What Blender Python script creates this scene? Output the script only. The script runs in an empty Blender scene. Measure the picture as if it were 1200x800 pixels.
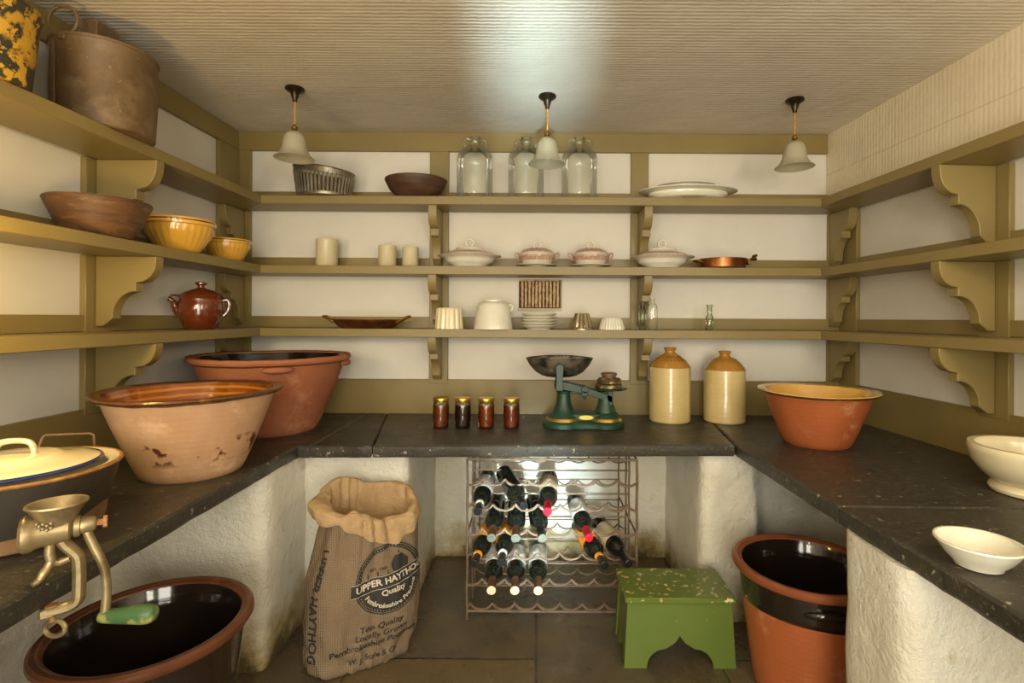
import bpy, bmesh, math, random
from mathutils import Vector, Matrix, noise
random.seed(7)
PI = math.pi
scene = bpy.context.scene
C = scene.collection
# photograph calibration (1200x800): focal length in pixels, principal point, eye height
F, CX, CY, EZ = 610.0, 627.0, 372.0, 1.195
def wx(px, Y): return (px - CX) * Y / F

# ------------------------------------------------------------------ helpers
def srgb(c):
    def f(v):
        v /= 255.0
        return v / 12.92 if v <= 0.04045 else ((v + 0.055) / 1.055) ** 2.4
    return (f(c[0]), f(c[1]), f(c[2]), 1.0)

class NT:
    def __init__(s, name):
        s.m = bpy.data.materials.new(name); s.m.use_nodes = True
        s.t = s.m.node_tree; s.t.nodes.clear()
        s.out = s.n('ShaderNodeOutputMaterial'); s._c = None
    def n(s, typ, **kw):
        x = s.t.nodes.new(typ)
        for k, v in kw.items(): setattr(x, k, v)
        return x
    def l(s, a, b): s.t.links.new(a, b)
    def coord(s):
        if s._c is None: s._c = s.n('ShaderNodeTexCoord').outputs['Object']
        return s._c
    def noise(s, scale, detail=6, rough=.6, stretch=None, dist=0.0):
        x = s.n('ShaderNodeTexNoise'); x.inputs['Scale'].default_value = scale
        x.inputs['Detail'].default_value = detail; x.inputs['Roughness'].default_value = rough
        x.inputs['Distortion'].default_value = dist
        if stretch:
            mp = s.n('ShaderNodeMapping'); mp.inputs['Scale'].default_value = stretch
            s.l(s.coord(), mp.inputs['Vector']); s.l(mp.outputs[0], x.inputs['Vector'])
        else: s.l(s.coord(), x.inputs['Vector'])
        return x.outputs['Fac']
    def ramp(s, fac, lo, hi):
        r = s.n('ShaderNodeMapRange'); r.clamp = True
        r.inputs['From Min'].default_value = lo; r.inputs['From Max'].default_value = hi
        s.l(fac, r.inputs['Value']); return r.outputs[0]
    def math(s, op, a, b=None):
        x = s.n('ShaderNodeMath', operation=op)
        for i, v in enumerate((a, b)):
            if v is None: continue
            if isinstance(v, (int, float)): x.inputs[i].default_value = v
            else: s.l(v, x.inputs[i])
        return x.outputs[0]
    def mix(s, fac, a, b):
        x = s.n('ShaderNodeMix', data_type='RGBA')
        if isinstance(fac, (int, float)): x.inputs[0].default_value = fac
        else: s.l(fac, x.inputs[0])
        for i, v in ((6, a), (7, b)):
            if isinstance(v, tuple): x.inputs[i].default_value = srgb(v) if len(v) == 3 else v
            else: s.l(v, x.inputs[i])
        return x.outputs[2]
    def bump(s, h, strength=.3, dist=.01, normal=None):
        b = s.n('ShaderNodeBump'); b.inputs['Strength'].default_value = strength
        b.inputs['Distance'].default_value = dist
        s.l(h, b.inputs['Height'])
        if normal is not None: s.l(normal, b.inputs['Normal'])
        return b.outputs[0]
    def sep(s):
        x = s.n('ShaderNodeSeparateXYZ'); s.l(s.coord(), x.inputs[0]); return x.outputs
    def bsdf(s, col, rough=.5, metal=0.0, normal=None, coat=0.0, spec=.5, coat_rough=.08):
        p = s.n('ShaderNodeBsdfPrincipled')
        if isinstance(col, tuple): p.inputs['Base Color'].default_value = srgb(col)
        else: s.l(col, p.inputs['Base Color'])
        for k, v in (('Roughness', rough), ('Metallic', metal), ('Coat Weight', coat),
                     ('Specular IOR Level', spec), ('Coat Roughness', coat_rough)):
            if isinstance(v, (int, float)): p.inputs[k].default_value = v
            else: s.l(v, p.inputs[k])
        if normal is not None: s.l(normal, p.inputs['Normal'])
        s.l(p.outputs[0], s.out.inputs['Surface'])
        return s.m

def simple(name, col, rough=.5, metal=0, coat=0, layers=(), bump=None, spec=.5, stretch=None):
    """layers: (colour, noise scale, lo, hi)"""
    t = NT(name); c = col
    for L in layers:
        f = t.ramp(t.noise(L[1], stretch=L[4] if len(L) > 4 else stretch), L[2], L[3])
        c = t.mix(f, c, L[0])
    nr = None
    if bump: nr = t.bump(t.noise(bump[0], 8, .65, stretch=bump[3] if len(bump) > 3 else None), bump[1], bump[2] if len(bump) > 2 else .004)
    return t.bsdf(c, rough, metal, nr, coat, spec)

def quad_strip(bm, rings, closed=True, mat=None):
    for a, b, k in zip(rings[:-1], rings[1:], range(len(rings) - 1)):
        m = mat[k] if mat else 0
        n = max(len(a), len(b))
        rng = range(n) if closed else range(n - 1)
        for i in rng:
            j = (i + 1) % n
            if len(a) == 1 and len(b) == 1: continue
            if len(a) == 1: vs = (a[0], b[j], b[i])
            elif len(b) == 1: vs = (a[i], a[j], b[0])
            else: vs = (a[i], a[j], b[j], b[i])
            try:
                f = bm.faces.new(vs); f.smooth = True; f.material_index = m
            except ValueError: pass

def lathe(bm, prof, seg=48, sx=1, sy=1, fn=None, mats=None, loc=(0, 0, 0), rot=None):
    """profile (r,z[,mat]) from outside bottom to inside bottom; the point's mat is that of the band above it"""
    rings = []; ml = []
    M = Matrix.Translation(loc)
    if rot is not None: M = M @ rot
    for k, p in enumerate(prof):
        r, z = p[0], p[1]
        ml.append(p[2] if len(p) > 2 else 0)
        if r <= 1e-6:
            v = Vector((0, 0, z))
            if fn: v = fn(v, k, 0)
            rings.append([bm.verts.new(M @ v)])
        else:
            ring = []
            for i in range(seg):
                a = 2 * PI * i / seg
                v = Vector((r * math.cos(a) * sx, r * math.sin(a) * sy, z))
                if fn: v = fn(v, k, a)
                ring.append(bm.verts.new(M @ v))
            rings.append(ring)
    quad_strip(bm, rings, True, ml)

def box(bm, x0, x1, y0, y1, z0, z1, bev=0.0, seg=1, rot=None, mat=0):
    r = bmesh.ops.create_cube(bm, size=1.0)
    vs = r['verts']
    for v in vs:
        v.co = Vector(((x0 + x1) / 2 + v.co.x * (x1 - x0), (y0 + y1) / 2 + v.co.y * (y1 - y0), (z0 + z1) / 2 + v.co.z * (z1 - z0)))
    if rot is not None:
        for v in vs: v.co = rot @ v.co
    fs = set(f for v in vs for f in v.link_faces)
    for f in fs: f.material_index = mat
    if bev > 0:
        es = list(set(e for v in vs for e in v.link_edges))
        bmesh.ops.bevel(bm, geom=es, offset=bev, segments=seg, affect='EDGES', profile=.5)

def prism(bm, poly, fn, t0, t1, bev=0.0):
    """poly: list of 2D points; fn(u,v,t)->Vector"""
    a = [bm.verts.new(fn(u, v, t0)) for u, v in poly]
    b = [bm.verts.new(fn(u, v, t1)) for u, v in poly]
    n = len(poly); fs = []
    fs.append(bm.faces.new(a)); fs.append(bm.faces.new(b[::-1]))
    for i in range(n):
        j = (i + 1) % n
        fs.append(bm.faces.new((a[i], b[i], b[j], a[j])))
    bmesh.ops.recalc_face_normals(bm, faces=fs)
    if bev > 0:
        es = list(set(e for f in fs[:2] for e in f.edges))
        bmesh.ops.bevel(bm, geom=es, offset=bev, segments=1, affect='EDGES', profile=.5)

def spline(pts, n=6, closed=False):
    P = [Vector(p) for p in pts]; out = []
    N = len(P)
    rng = range(N) if closed else range(N - 1)
    for i in rng:
        p0 = P[(i - 1) % N] if (closed or i > 0) else P[i]
        p1 = P[i]; p2 = P[(i + 1) % N]
        p3 = P[(i + 2) % N] if (closed or i + 2 < N) else p2
        for k in range(n):
            t = k / n
            out.append(.5 * ((2 * p1) + (p2 - p0) * t + (2 * p0 - 5 * p1 + 4 * p2 - p3) * t * t + (3 * p1 - p0 - 3 * p2 + p3) * t ** 3))
    if not closed: out.append(P[-1])
    return out

def tube(bm, pts, r, seg=8, closed=False, cap=True, flat=1.0, mat=0):
    P = [Vector(p) for p in pts]; N = len(P)
    rad = r if isinstance(r, (list, tuple)) else [r] * N
    if len(rad) != N:
        rad = [rad[0] + (rad[-1] - rad[0]) * i / (N - 1) for i in range(N)] if len(rad) == 2 else \
              [rad[min(len(rad) - 1, int(i * len(rad) / N))] for i in range(N)]
    def tan(i):
        if closed: return (P[(i + 1) % N] - P[i - 1]).normalized()
        if i == 0: return (P[1] - P[0]).normalized()
        if i == N - 1: return (P[-1] - P[-2]).normalized()
        return (P[i + 1] - P[i - 1]).normalized()
    t = tan(0)
    up = Vector((0, 0, 1)) if abs(t.z) < .9 else Vector((1, 0, 0))
    nrm = (up - t * up.dot(t)).normalized()
    rings = []
    for i in range(N):
        t = tan(i)
        nrm = (nrm - t * nrm.dot(t))
        nrm = nrm.normalized() if nrm.length > 1e-6 else t.orthogonal().normalized()
        bi = t.cross(nrm)
        rings.append([bm.verts.new(P[i] + (nrm * math.cos(2 * PI * k / seg) + bi * math.sin(2 * PI * k / seg) * flat) * rad[i]) for k in range(seg)])
    if closed: rings.append(rings[0])
    quad_strip(bm, rings, True, [mat] * len(rings))
    if cap and not closed:
        for rg in (rings[0][::-1], rings[-1]):
            f = bm.faces.new(rg); f.material_index = mat

def ring_pts(c, r, ax='z', n=28, a0=0, a1=2 * PI, ry=None):
    ry = r if ry is None else ry
    out = []
    full = abs(a1 - a0 - 2 * PI) < 1e-6
    for i in range(n if full else n + 1):
        a = a0 + (a1 - a0) * i / n
        u, v = r * math.cos(a), ry * math.sin(a)
        out.append(Vector(c) + (Vector((u, v, 0)) if ax == 'z' else Vector((u, 0, v)) if ax == 'y' else Vector((0, u, v))))
    return out

def obj(name, bm, mat, parent=None, loc=None, sharp=38, off=None):
    """link ONE mesh object; off: bm is in world coordinates, subtract this origin"""
    if off is not None: bmesh.ops.translate(bm, verts=bm.verts[:], vec=-Vector(off))
    bmesh.ops.recalc_face_normals(bm, faces=bm.faces[:])
    me = bpy.data.meshes.new(name); bm.to_mesh(me); bm.free()
    for p in me.polygons: p.use_smooth = True
    me.set_sharp_from_angle(angle=math.radians(sharp))
    for m in (mat if isinstance(mat, (list, tuple)) else [mat]): me.materials.append(m)
    o = bpy.data.objects.new(name, me); C.objects.link(o)
    if parent is not None: o.parent = parent
    if loc is not None: o.location = loc
    return o
def NB(): return bmesh.new()
def tag(o, label, cat, group=None):
    o['label'] = label; o['category'] = cat
    if group: o['group'] = group
    return o
def thing(name, label, cat, loc=(0, 0, 0), rz=0, group=None):
    o = bpy.data.objects.new(name, None); C.objects.link(o)
    o.empty_display_size = .05
    o.location = loc; o.rotation_euler = (0, 0, rz)
    return tag(o, label, cat, group)
def struct(name, bm, mat, sharp=38):
    o = obj(name, bm, mat, sharp=sharp); o['kind'] = 'structure'; return o
def dup(root, loc, rz=None, label=None, group=None, rot=None):
    def cp(o, par):
        c = o.copy(); C.objects.link(c)
        if par is not None: c.parent = par
        for ch in list(o.children): cp(ch, c)
        return c
    r = cp(root, None); r.location = loc
    if rz is not None: r.rotation_euler = (0, 0, rz)
    if rot is not None: r.rotation_euler = rot
    if label: r['label'] = label
    if group: r['group'] = group
    return r
# right-hand wall runs very slightly outward towards the camera
PIV = Vector((1.555, 2.65, 0))
RT = Matrix.Translation(PIV) @ Matrix.Rotation(.05, 4, 'Z') @ Matrix.Translation(-PIV)
def flare(bm): bmesh.ops.transform(bm, matrix=RT, verts=bm.verts[:])
def rx(X, Y): return (RT @ Vector((X, Y, 0)))

def rough_box(bm, x0, x1, y0, y1, z0, z1, step=.05, amp=.006, freq=6.0, rnd=.02):
    """box with subdivided faces, rounded corners and uneven plaster surface"""
    nx, ny, nz = [max(2, int(round(d / step))) for d in (x1 - x0, y1 - y0, z1 - z0)]
    cache = {}
    def vert(i, j, k):
        key = (i, j, k)
        if key in cache: return cache[key]
        p = Vector((x0 + (x1 - x0) * i / nx, y0 + (y1 - y0) * j / ny, z0 + (z1 - z0) * k / nz))
        q = p.copy()
        # round corners in plan
        lo = Vector((x0 + rnd, y0 + rnd, z0)); hi = Vector((x1 - rnd, y1 - rnd, z1))
        c = Vector((min(max(p.x, lo.x), hi.x), min(max(p.y, lo.y), hi.y), p.z))
        d = p - c
        if abs(d.x) > 1e-6 and abs(d.y) > 1e-6: q = c + d.normalized() * rnd
        nv = noise.noise_vector(p * freq) + .5 * noise.noise_vector(p * freq * 2.7)
        q += Vector((nv.x, nv.y, 0)) * amp
        cache[key] = bm.verts.new(q); return cache[key]
    def face(vs):
        f = bm.faces.new(vs); f.smooth = True
    for i in range(nx):
        for j in range(ny):
            for k in (0, nz): face([vert(i, j, k), vert(i + 1, j, k), vert(i + 1, j + 1, k), vert(i, j + 1, k)])
    for i in range(nx):
        for k in range(nz):
            for j in (0, ny): face([vert(i, j, k), vert(i + 1, j, k), vert(i + 1, j, k + 1), vert(i, j, k + 1)])
    for j in range(ny):
        for k in range(nz):
            for i in (0, nx): face([vert(i, j, k), vert(i, j + 1, k), vert(i, j + 1, k + 1), vert(i, j, k + 1)])

def rough_poly_slab(bm, poly, z0, z1, step=.03, amp=.004, bev=.006):
    """stone slab: polygon outline resampled with uneven worn edges, chamfered top"""
    pts = []
    n = len(poly)
    for i in range(n):
        a = Vector((*poly[i], 0)); b = Vector((*poly[(i + 1) % n], 0))
        m = max(1, int((b - a).length / step))
        nr = Vector((b - a).normalized().yx + (0,)) if False else Vector(((b - a).y, -(b - a).x, 0)).normalized()
        for k in range(m):
            p = a + (b - a) * k / m
            o = 0 if k == 0 else noise.noise(p * 14) * amp + noise.noise(p * 47) * amp * .6
            pts.append((p + nr * o, nr))
    def ring(z, ins, jit):
        out = []
        for i, (p, nr) in enumerate(pts):
            q = p - nr * (ins + jit * abs(noise.noise(p * 33 + Vector((0, 0, z * 9)))))
            out.append(bm.verts.new((q.x, q.y, z)))
        return out
    # (the order of the polygon is counter clockwise)
    r0 = ring(z0, bev * .5, .004); r1 = ring(z0 + .008, 0, .003); r2 = ring(z1 - bev, 0, .002); r3 = ring(z1, bev, .003)
    quad_strip(bm, [r0, r1, r2, r3])
    bm.faces.new(r3); bm.faces.new(r0[::-1])

def text_mesh(body, size, bold=0.0, align='CENTER', extrude=0.0, spacing=1.0):
    cu = bpy.data.curves.new('tmp_text', 'FONT'); cu.body = body; cu.size = size
    cu.align_x = align; cu.align_y = 'CENTER'; cu.offset = bold; cu.extrude = extrude
    cu.resolution_u = 3; cu.space_character = spacing
    o = bpy.data.objects.new('tmp_text', cu); C.objects.link(o)
    dg = bpy.context.evaluated_depsgraph_get(); dg.update()
    me = bpy.data.meshes.new_from_object(o.evaluated_get(dg))
    bpy.data.objects.remove(o); bpy.data.curves.remove(cu)
    return me
def add_mapped(bm, me, fn, cut=.02):
    """copy a flat text mesh into bm through the mapping fn(x,y)->Vector"""
    t = bmesh.new(); t.from_mesh(me)
    for f in t.faces[:]:
        pass
    vm = {}
    for v in t.verts: vm[v.index] = bm.verts.new(fn(v.co.x, v.co.y))
    for f in t.faces:
        try: bm.faces.new([vm[v.index] for v in f.verts])
        except ValueError: pass
    t.free(); bpy.data.meshes.remove(me)
# ------------------------------------------------------------------ materials
def m_olive():
    t = NT('olive_paint')
    c = t.mix(t.ramp(t.noise(3, 5), .35, .7), (138, 120, 72), (128, 111, 65))
    nr = t.bump(t.noise(60, 4, .6, stretch=(1, 1, 1)), .12, .002)
    return t.bsdf(c, .42, 0, nr)
def m_panel():
    t = NT('white_distemper')
    c = t.mix(t.ramp(t.noise(2.2, 5), .4, .75), (218, 213, 201), (208, 202, 188))
    nr = t.bump(t.noise(30, 6, .6), .12, .004)
    return t.bsdf(c, .75, 0, nr, spec=.3)
def m_white_masonry():
    t = NT('limewash_masonry')
    c = t.mix(t.ramp(t.noise(3, 6), .4, .7), (243, 239, 224), (230, 222, 198))
    c = t.mix(t.ramp(t.noise(11, 6, .7), .62, .8), c, (190, 176, 140))
    z = t.sep()[2]
    # damp, mossy tide mark with a ragged upper edge
    h = t.math('ADD', t.math('MULTIPLY', z, -3.4), t.math('MULTIPLY', t.noise(4.5, 8, .7), 1.9))
    c = t.mix(t.ramp(h, .35, .8), c, (190, 170, 118))
    c = t.mix(t.ramp(h, .78, 1.05), c, (104, 90, 58))
    hh = t.math('ADD', t.noise(11, 8, .65), t.math('MULTIPLY', t.noise(48, 6, .7), .6))
    nr = t.bump(hh, .85, .022)
    return t.bsdf(c, .55, 0, nr, spec=.45)
def m_ceiling(name, c1, c2, axis, strength):
    t = NT(name)
    w = t.n('ShaderNodeTexWave', wave_type='BANDS', bands_direction=axis, wave_profile='SIN')
    w.inputs['Scale'].default_value = 17; w.inputs['Distortion'].default_value = 1.6
    w.inputs['Detail'].default_value = 3; w.inputs['Detail Scale'].default_value = 2.0
    t.l(t.coord(), w.inputs['Vector'])
    big = t.noise(3.5, 6)
    s = t.sep()
    # butted joints of the lining paper every 0.53 m
    u = s[0] if strength > .3 else s[2]
    fr = t.math('FRACT', t.math('DIVIDE', t.math('ADD', u, 4.17), .53))
    seam = t.math('LESS_THAN', t.math('ABSOLUTE', t.math('SUBTRACT', fr, .5)), .005)
    c0 = (150, 138, 116)
    c = t.mix(t.ramp(big, .35, .7), c1, c2)
    c = t.mix(t.math('MULTIPLY', seam, .3), c, c0)
    h = t.math('ADD', t.math('MULTIPLY', w.outputs['Fac'], .5), t.math('MULTIPLY', t.noise(22, 6, .65), .9))
    h = t.math('SUBTRACT', h, t.math('MULTIPLY', seam, .8))
    nr = t.bump(h, strength, .008)
    nr = t.bump(big, .25, .04, nr)
    return t.bsdf(c, .45, 0, nr, spec=.45)
def m_slate(name, c1, c2, c3, rough, bumpk=.35):
    t = NT(name)
    c = t.mix(t.ramp(t.noise(2.6, 7, .65, stretch=(1, 2.2, 1)), .35, .7), c1, c2)
    c = t.mix(t.ramp(t.noise(5, 7, .7), .55, .78), c, c3)
    c = t.mix(t.ramp(t.noise(42, 4, .6), .655, .67), c, (158, 148, 120))
    c = t.mix(t.ramp(t.noise(120, 2, .6), .62, .66), c, (98, 90, 70))
    r = t.n('ShaderNodeMapRange'); t.l(t.noise(6, 6), r.inputs[0])
    r.inputs[1].default_value = .3; r.inputs[2].default_value = .7; r.inputs[3].default_value = rough; r.inputs[4].default_value = rough + .22
    h = t.math('ADD', t.noise(7, 9, .7, stretch=(1, 3, 1)), t.math('MULTIPLY', t.noise(60, 6, .7), .12))
    nr = t.bump(h, bumpk, .012)
    return t.bsdf(c, r.outputs[0], 0, nr, spec=.5)
def m_floor():
    t = NT('slate_flags')
    mp = t.n('ShaderNodeMapping'); mp.inputs['Rotation'].default_value = (0, 0, PI / 2)
    mp.inputs['Location'].default_value = (.07, .63, 0)
    t.l(t.coord(), mp.inputs['Vector'])
    b = t.n('ShaderNodeTexBrick'); b.offset = .37; b.squash = 1
    b.inputs['Scale'].default_value = 1; b.inputs['Mortar Size'].default_value = .006; b.inputs['Mortar Smooth'].default_value = .6
    b.inputs['Brick Width'].default_value = .74; b.inputs['Row Height'].default_value = .64
    b.inputs['Color1'].default_value = srgb((100, 86, 62)); b.inputs['Color2'].default_value = srgb((82, 74, 58))
    b.inputs['Mortar'].default_value = srgb((48, 42, 30))
    t.l(mp.outputs[0], b.inputs['Vector'])
    c = t.mix(t.ramp(t.noise(4, 8, .7), .42, .75), b.outputs['Color'], (110, 96, 66))
    c = t.mix(t.ramp(t.noise(7, 8, .75), .6, .8), c, (56, 48, 34))
    c = t.mix(t.ramp(t.noise(60, 3), .72, .75), c, (150, 136, 108))
    h = t.math('SUBTRACT', t.noise(8, 9, .7), t.math('MULTIPLY', b.outputs['Fac'], .9))
    nr = t.bump(h, .45, .012)
    r = t.n('ShaderNodeMapRange'); t.l(t.noise(5, 6), r.inputs[0])
    r.inputs[1].default_value = .3; r.inputs[2].default_value = .7; r.inputs[3].default_value = .18; r.inputs[4].default_value = .42
    return t.bsdf(c, r.outputs[0], 0, nr)
def m_terracotta(name, c1, c2, c3, rough=.7, spots=None, bump=.15):
    t = NT(name)
    c = t.mix(t.ramp(t.noise(5, 6, .6, stretch=(1, 1, .5)), .38, .66), c1, c2)
    c = t.mix(t.ramp(t.noise(9, 7, .7), .56, .74), c, c3)
    if spots:
        z = t.sep()[2]
        f = t.math('MULTIPLY', t.ramp(t.noise(19, 4, .55, stretch=(1, 1, .75)), .555, .59),
                   t.math('MULTIPLY', t.ramp(z, spots[1], spots[1] + .02), t.math('SUBTRACT', 1.0, t.ramp(z, spots[2] - .02, spots[2]))))
        c = t.mix(f, c, spots[0])
    w = t.n('ShaderNodeTexWave', wave_type='BANDS', bands_direction='Z'); w.inputs['Scale'].default_value = 18
    w.inputs['Distortion'].default_value = 2.0; t.l(t.coord(), w.inputs['Vector'])
    nr = t.bump(t.math('ADD', t.math('MULTIPLY', w.outputs['Fac'], .5), t.noise(40, 6)), bump, .0025)
    return t.bsdf(c, rough, 0, nr, spec=.35)
def m_glaze(name, c1, c2, rough=.12, rings=None, coat=.6):
    t = NT(name)
    c = t.mix(t.ramp(t.noise(7, 5), .4, .7), c1, c2)
    w = t.n('ShaderNodeTexWave', wave_type='BANDS', bands_direction='Z'); w.inputs['Scale'].default_value = 14
    w.inputs['Distortion'].default_value = 1.0; t.l(t.coord(), w.inputs['Vector'])
    if rings: c = t.mix(t.ramp(w.outputs['Fac'], .55, .9), c, rings)
    nr = t.bump(t.math('ADD', t.math('MULTIPLY', w.outputs['Fac'], .6), t.noise(25, 4)), .12, .004)
    return t.bsdf(c, rough, 0, nr, coat)
def m_glass(name, tint, edge, gloss=.9):
    """thin-walled glass: clear where looked through squarely, tinted and mirror-like at grazing angles"""
    t = NT(name)
    lw = t.n('ShaderNodeLayerWeight'); lw.inputs['Blend'].default_value = .35
    tr = t.n('ShaderNodeBsdfTransparent'); gl = t.n('ShaderNodeBsdfGlossy'); gl.inputs['Roughness'].default_value = .03
    gl.inputs['Color'].default_value = (gloss, gloss, gloss, 1)
    t.l(t.mix(t.ramp(lw.outputs['Facing'], .5, 1.0), tint, edge), tr.inputs['Color'])
    mx = t.n('ShaderNodeMixShader')
    fr = t.n('ShaderNodeFresnel'); fr.inputs['IOR'].default_value = 1.5
    t.l(t.math('MINIMUM', t.math('MULTIPLY', fr.outputs[0], 1.15), .8), mx.inputs[0])
    t.l(tr.outputs[0], mx.inputs[1]); t.l(gl.outputs[0], mx.inputs[2])
    t.l(mx.outputs[0], t.out.inputs['Surface'])
    return t.m
def m_frosted():
    t = NT('frosted_glass')
    d = t.n('ShaderNodeBsdfPrincipled'); d.inputs['Base Color'].default_value = srgb((214, 208, 184)); d.inputs['Roughness'].default_value = .35
    tl = t.n('ShaderNodeBsdfTranslucent'); tl.inputs['Color'].default_value = srgb((225, 222, 205))
    tp = t.n('ShaderNodeBsdfTransparent')
    a = t.n('ShaderNodeMixShader'); a.inputs[0].default_value = .5
    t.l(d.outputs[0], a.inputs[1]); t.l(tl.outputs[0], a.inputs[2])
    b = t.n('ShaderNodeMixShader'); b.inputs[0].default_value = .12
    t.l(a.outputs[0], b.inputs[1]); t.l(tp.outputs[0], b.inputs[2])
    t.l(b.outputs[0], t.out.inputs['Surface']); return t.m
def m_burlap():
    t = NT('printed_jute_paper')
    wv = []
    for d in ('X', 'Z'):
        w = t.n('ShaderNodeTexWave', wave_type='BANDS', bands_direction=d); w.inputs['Scale'].default_value = 62
        w.inputs['Distortion'].default_value = 1.5; t.l(t.coord(), w.inputs['Vector']); wv.append(w.outputs['Fac'])
    c = t.mix(t.ramp(t.noise(9, 6), .35, .7), (166, 146, 120), (142, 122, 98))
    wk = t.math('MULTIPLY', wv[0], wv[1])
    c = t.mix(t.ramp(wk, .0, .45), (122, 103, 82), c)
    nr = t.bump(t.math('ADD', wk, t.math('MULTIPLY', t.noise(14, 6), 4.0)), .5, .008)
    return t.bsdf(c, .8, 0, nr, spec=.2)

OLIVE = m_olive(); PANEL = m_panel(); MASON = m_white_masonry()
CEIL = m_ceiling('lining_paper_ceiling', (216, 207, 193), (205, 195, 179), 'Y', .23)
BULK = m_ceiling('lining_paper_bulkhead', (226, 214, 186), (216, 203, 173), 'Y', .14)
SLATE = m_slate('dark_slate', (62, 58, 48), (48, 46, 40), (78, 68, 48), .26, .6)
FLOOR = m_floor()
TC_PALE = m_terracotta('pale_terracotta', (200, 162, 124), (184, 140, 102), (212, 182, 148), spots=((92, 44, 26), .05, .135))
TC_RED = m_terracotta('red_terracotta', (166, 104, 70), (148, 88, 60), (184, 132, 98))
TC_ORANGE = m_terracotta('orange_terracotta', (172, 96, 56), (158, 84, 44), (196, 142, 104), rough=.42)
RIM_BROWN = m_terracotta('worn_rim', (98, 62, 36), (80, 50, 30), (132, 92, 58), rough=.25, bump=.3)
GL_AMBER = m_glaze('amber_glaze', (150, 84, 24), (112, 60, 18), rings=(186, 118, 40))
GL_BLACK = m_glaze('black_glaze', (30, 23, 18), (40, 30, 22), rough=.1)
GL_CREAM = m_glaze('cream_slip_glaze', (222, 176, 92), (212, 164, 82), rough=.2)
GL_BROWN = m_glaze('treacle_glaze', (104, 48, 22), (86, 36, 16), rough=.12)
GL_YELLOW = m_glaze('yellow_ware_glaze', (222, 172, 70), (210, 158, 60), rough=.2)
GL_STONE = m_glaze('stoneware_glaze', (206, 184, 128), (196, 172, 112), rough=.22)
GL_HONEY = m_glaze('honey_glaze', (176, 128, 54), (156, 106, 40), rough=.16)
CHINA = simple('white_china', (224, 220, 202), .16, coat=.4, layers=[((212, 206, 184), 9, .5, .75)])
CREAMWARE = simple('creamware', (226, 214, 178), .22, coat=.3, layers=[((216, 202, 164), 8, .5, .75)])
IVORY = simple('ivory_stoneware', (206, 194, 160), .3, coat=.2, layers=[((192, 178, 140), 12, .45, .75)])
PINK = simple('pink_transfer_print', (172, 132, 116), .3, layers=[((206, 188, 170), 150, .5, .62)])
COPPER = simple('old_copper', (158, 98, 56), .3, .85, layers=[((106, 66, 40), 14, .45, .7)])
BRASS = simple('aged_brass', (150, 116, 52), .35, .85, layers=[((104, 80, 40), 30, .45, .7)])
GOLD = simple('gold_lid', (200, 164, 72), .28, .9)
TIN = simple('dull_tin', (132, 124, 108), .36, .7, layers=[((92, 84, 70), 18, .4, .7)], bump=(30, .2))
TINBRIGHT = simple('bright_tin', (186, 172, 140), .26, .85, layers=[((130, 114, 84), 25, .5, .75)])
RUST = simple('rusted_sheet', (116, 92, 62), .5, .25, layers=[((92, 70, 44), 6, .4, .65), ((134, 112, 82), 14, .50, .75), ((164, 146, 112), 70, .66, .71)], bump=(45, .3))
RUSTWIRE = simple('rusty_wire', (122, 102, 82), .6, .2, layers=[((96, 76, 58), 40, .45, .7)], bump=(90, .4, .003))
BUCKET = simple('flaking_painted_tin', (186, 142, 44), .5, .1, layers=[((54, 50, 38), 11, .39, .44), ((196, 152, 50), 30, .54, .57), ((60, 52, 36), 75, .62, .66)], bump=(24, .35))
WOOD = simple('turned_wood', (102, 70, 44), .5, layers=[((76, 52, 32), 10, .4, .65, (1, 1, 5)), ((128, 94, 60), 22, .56, .72, (1, 1, 4))], bump=(40, .2, .003, (1, 1, 4)))
WOODDARK = simple('dark_turned_wood', (86, 58, 40), .45, layers=[((62, 42, 30), 10, .4, .65, (1, 1, 5))], bump=(40, .2, .003))
STICKS = simple('bleached_sticks', (196, 168, 128), .8, layers=[((150, 118, 82), 60, .45, .65)], bump=(120, .6, .004))
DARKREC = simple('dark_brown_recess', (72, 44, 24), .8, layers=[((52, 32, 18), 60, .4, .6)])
GREEN = simple('green_gloss_paint', (98, 116, 50), .32, coat=.25, layers=[((92, 112, 42), 6, .4, .7), ((188, 184, 120), 60, .70, .72)], bump=(35, .12))
GREENTOP = simple('worn_green_paint', (100, 116, 46), .36, coat=.15, layers=[((92, 108, 32), 8, .4, .7), ((196, 176, 116), 44, .59, .62), ((222, 206, 160), 24, .66, .68)], bump=(35, .15))
SCALEGREEN = simple('bottle_green_enamel', (28, 62, 45), .45, coat=.05, layers=[((22, 52, 36), 14, .4, .7), ((66, 94, 70), 60, .66, .72)])
STEEL = simple('stained_steel', (130, 122, 106), .4, .7, layers=[((60, 54, 46), 16, .42, .6), ((186, 178, 158), 40, .64, .7)])
WEIGHT = simple('worn_cast_iron', (96, 80, 56), .5, .5, layers=[((176, 154, 104), 60, .52, .6)], bump=(60, .4))
CASTMETAL = simple('tinned_cast_iron', (168, 150, 112), .38, .65, layers=[((124, 104, 72), 18, .45, .68)], bump=(50, .25, .003))
HANDLEGREEN = simple('worn_green_handle', (66, 98, 56), .45, layers=[((150, 148, 84), 34, .5, .62)])
ENAMEL = simple('cream_enamel', (234, 222, 186), .16, coat=.5)
BLUE = simple('blue_enamel', (34, 48, 104), .18, coat=.5)
ENBLACK = simple('blackened_enamel', (60, 52, 40), .5, layers=[((42, 36, 30), 9, .4, .65), ((118, 104, 84), 50, .66, .74)], bump=(30, .2))
ENTAN = simple('scorched_tan_enamel', (150, 116, 78), .5, layers=[((120, 90, 60), 12, .42, .7)])
RUSTRIM = simple('rusty_rim', (150, 102, 56), .6, layers=[((182, 136, 80), 40, .5, .65)])
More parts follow.
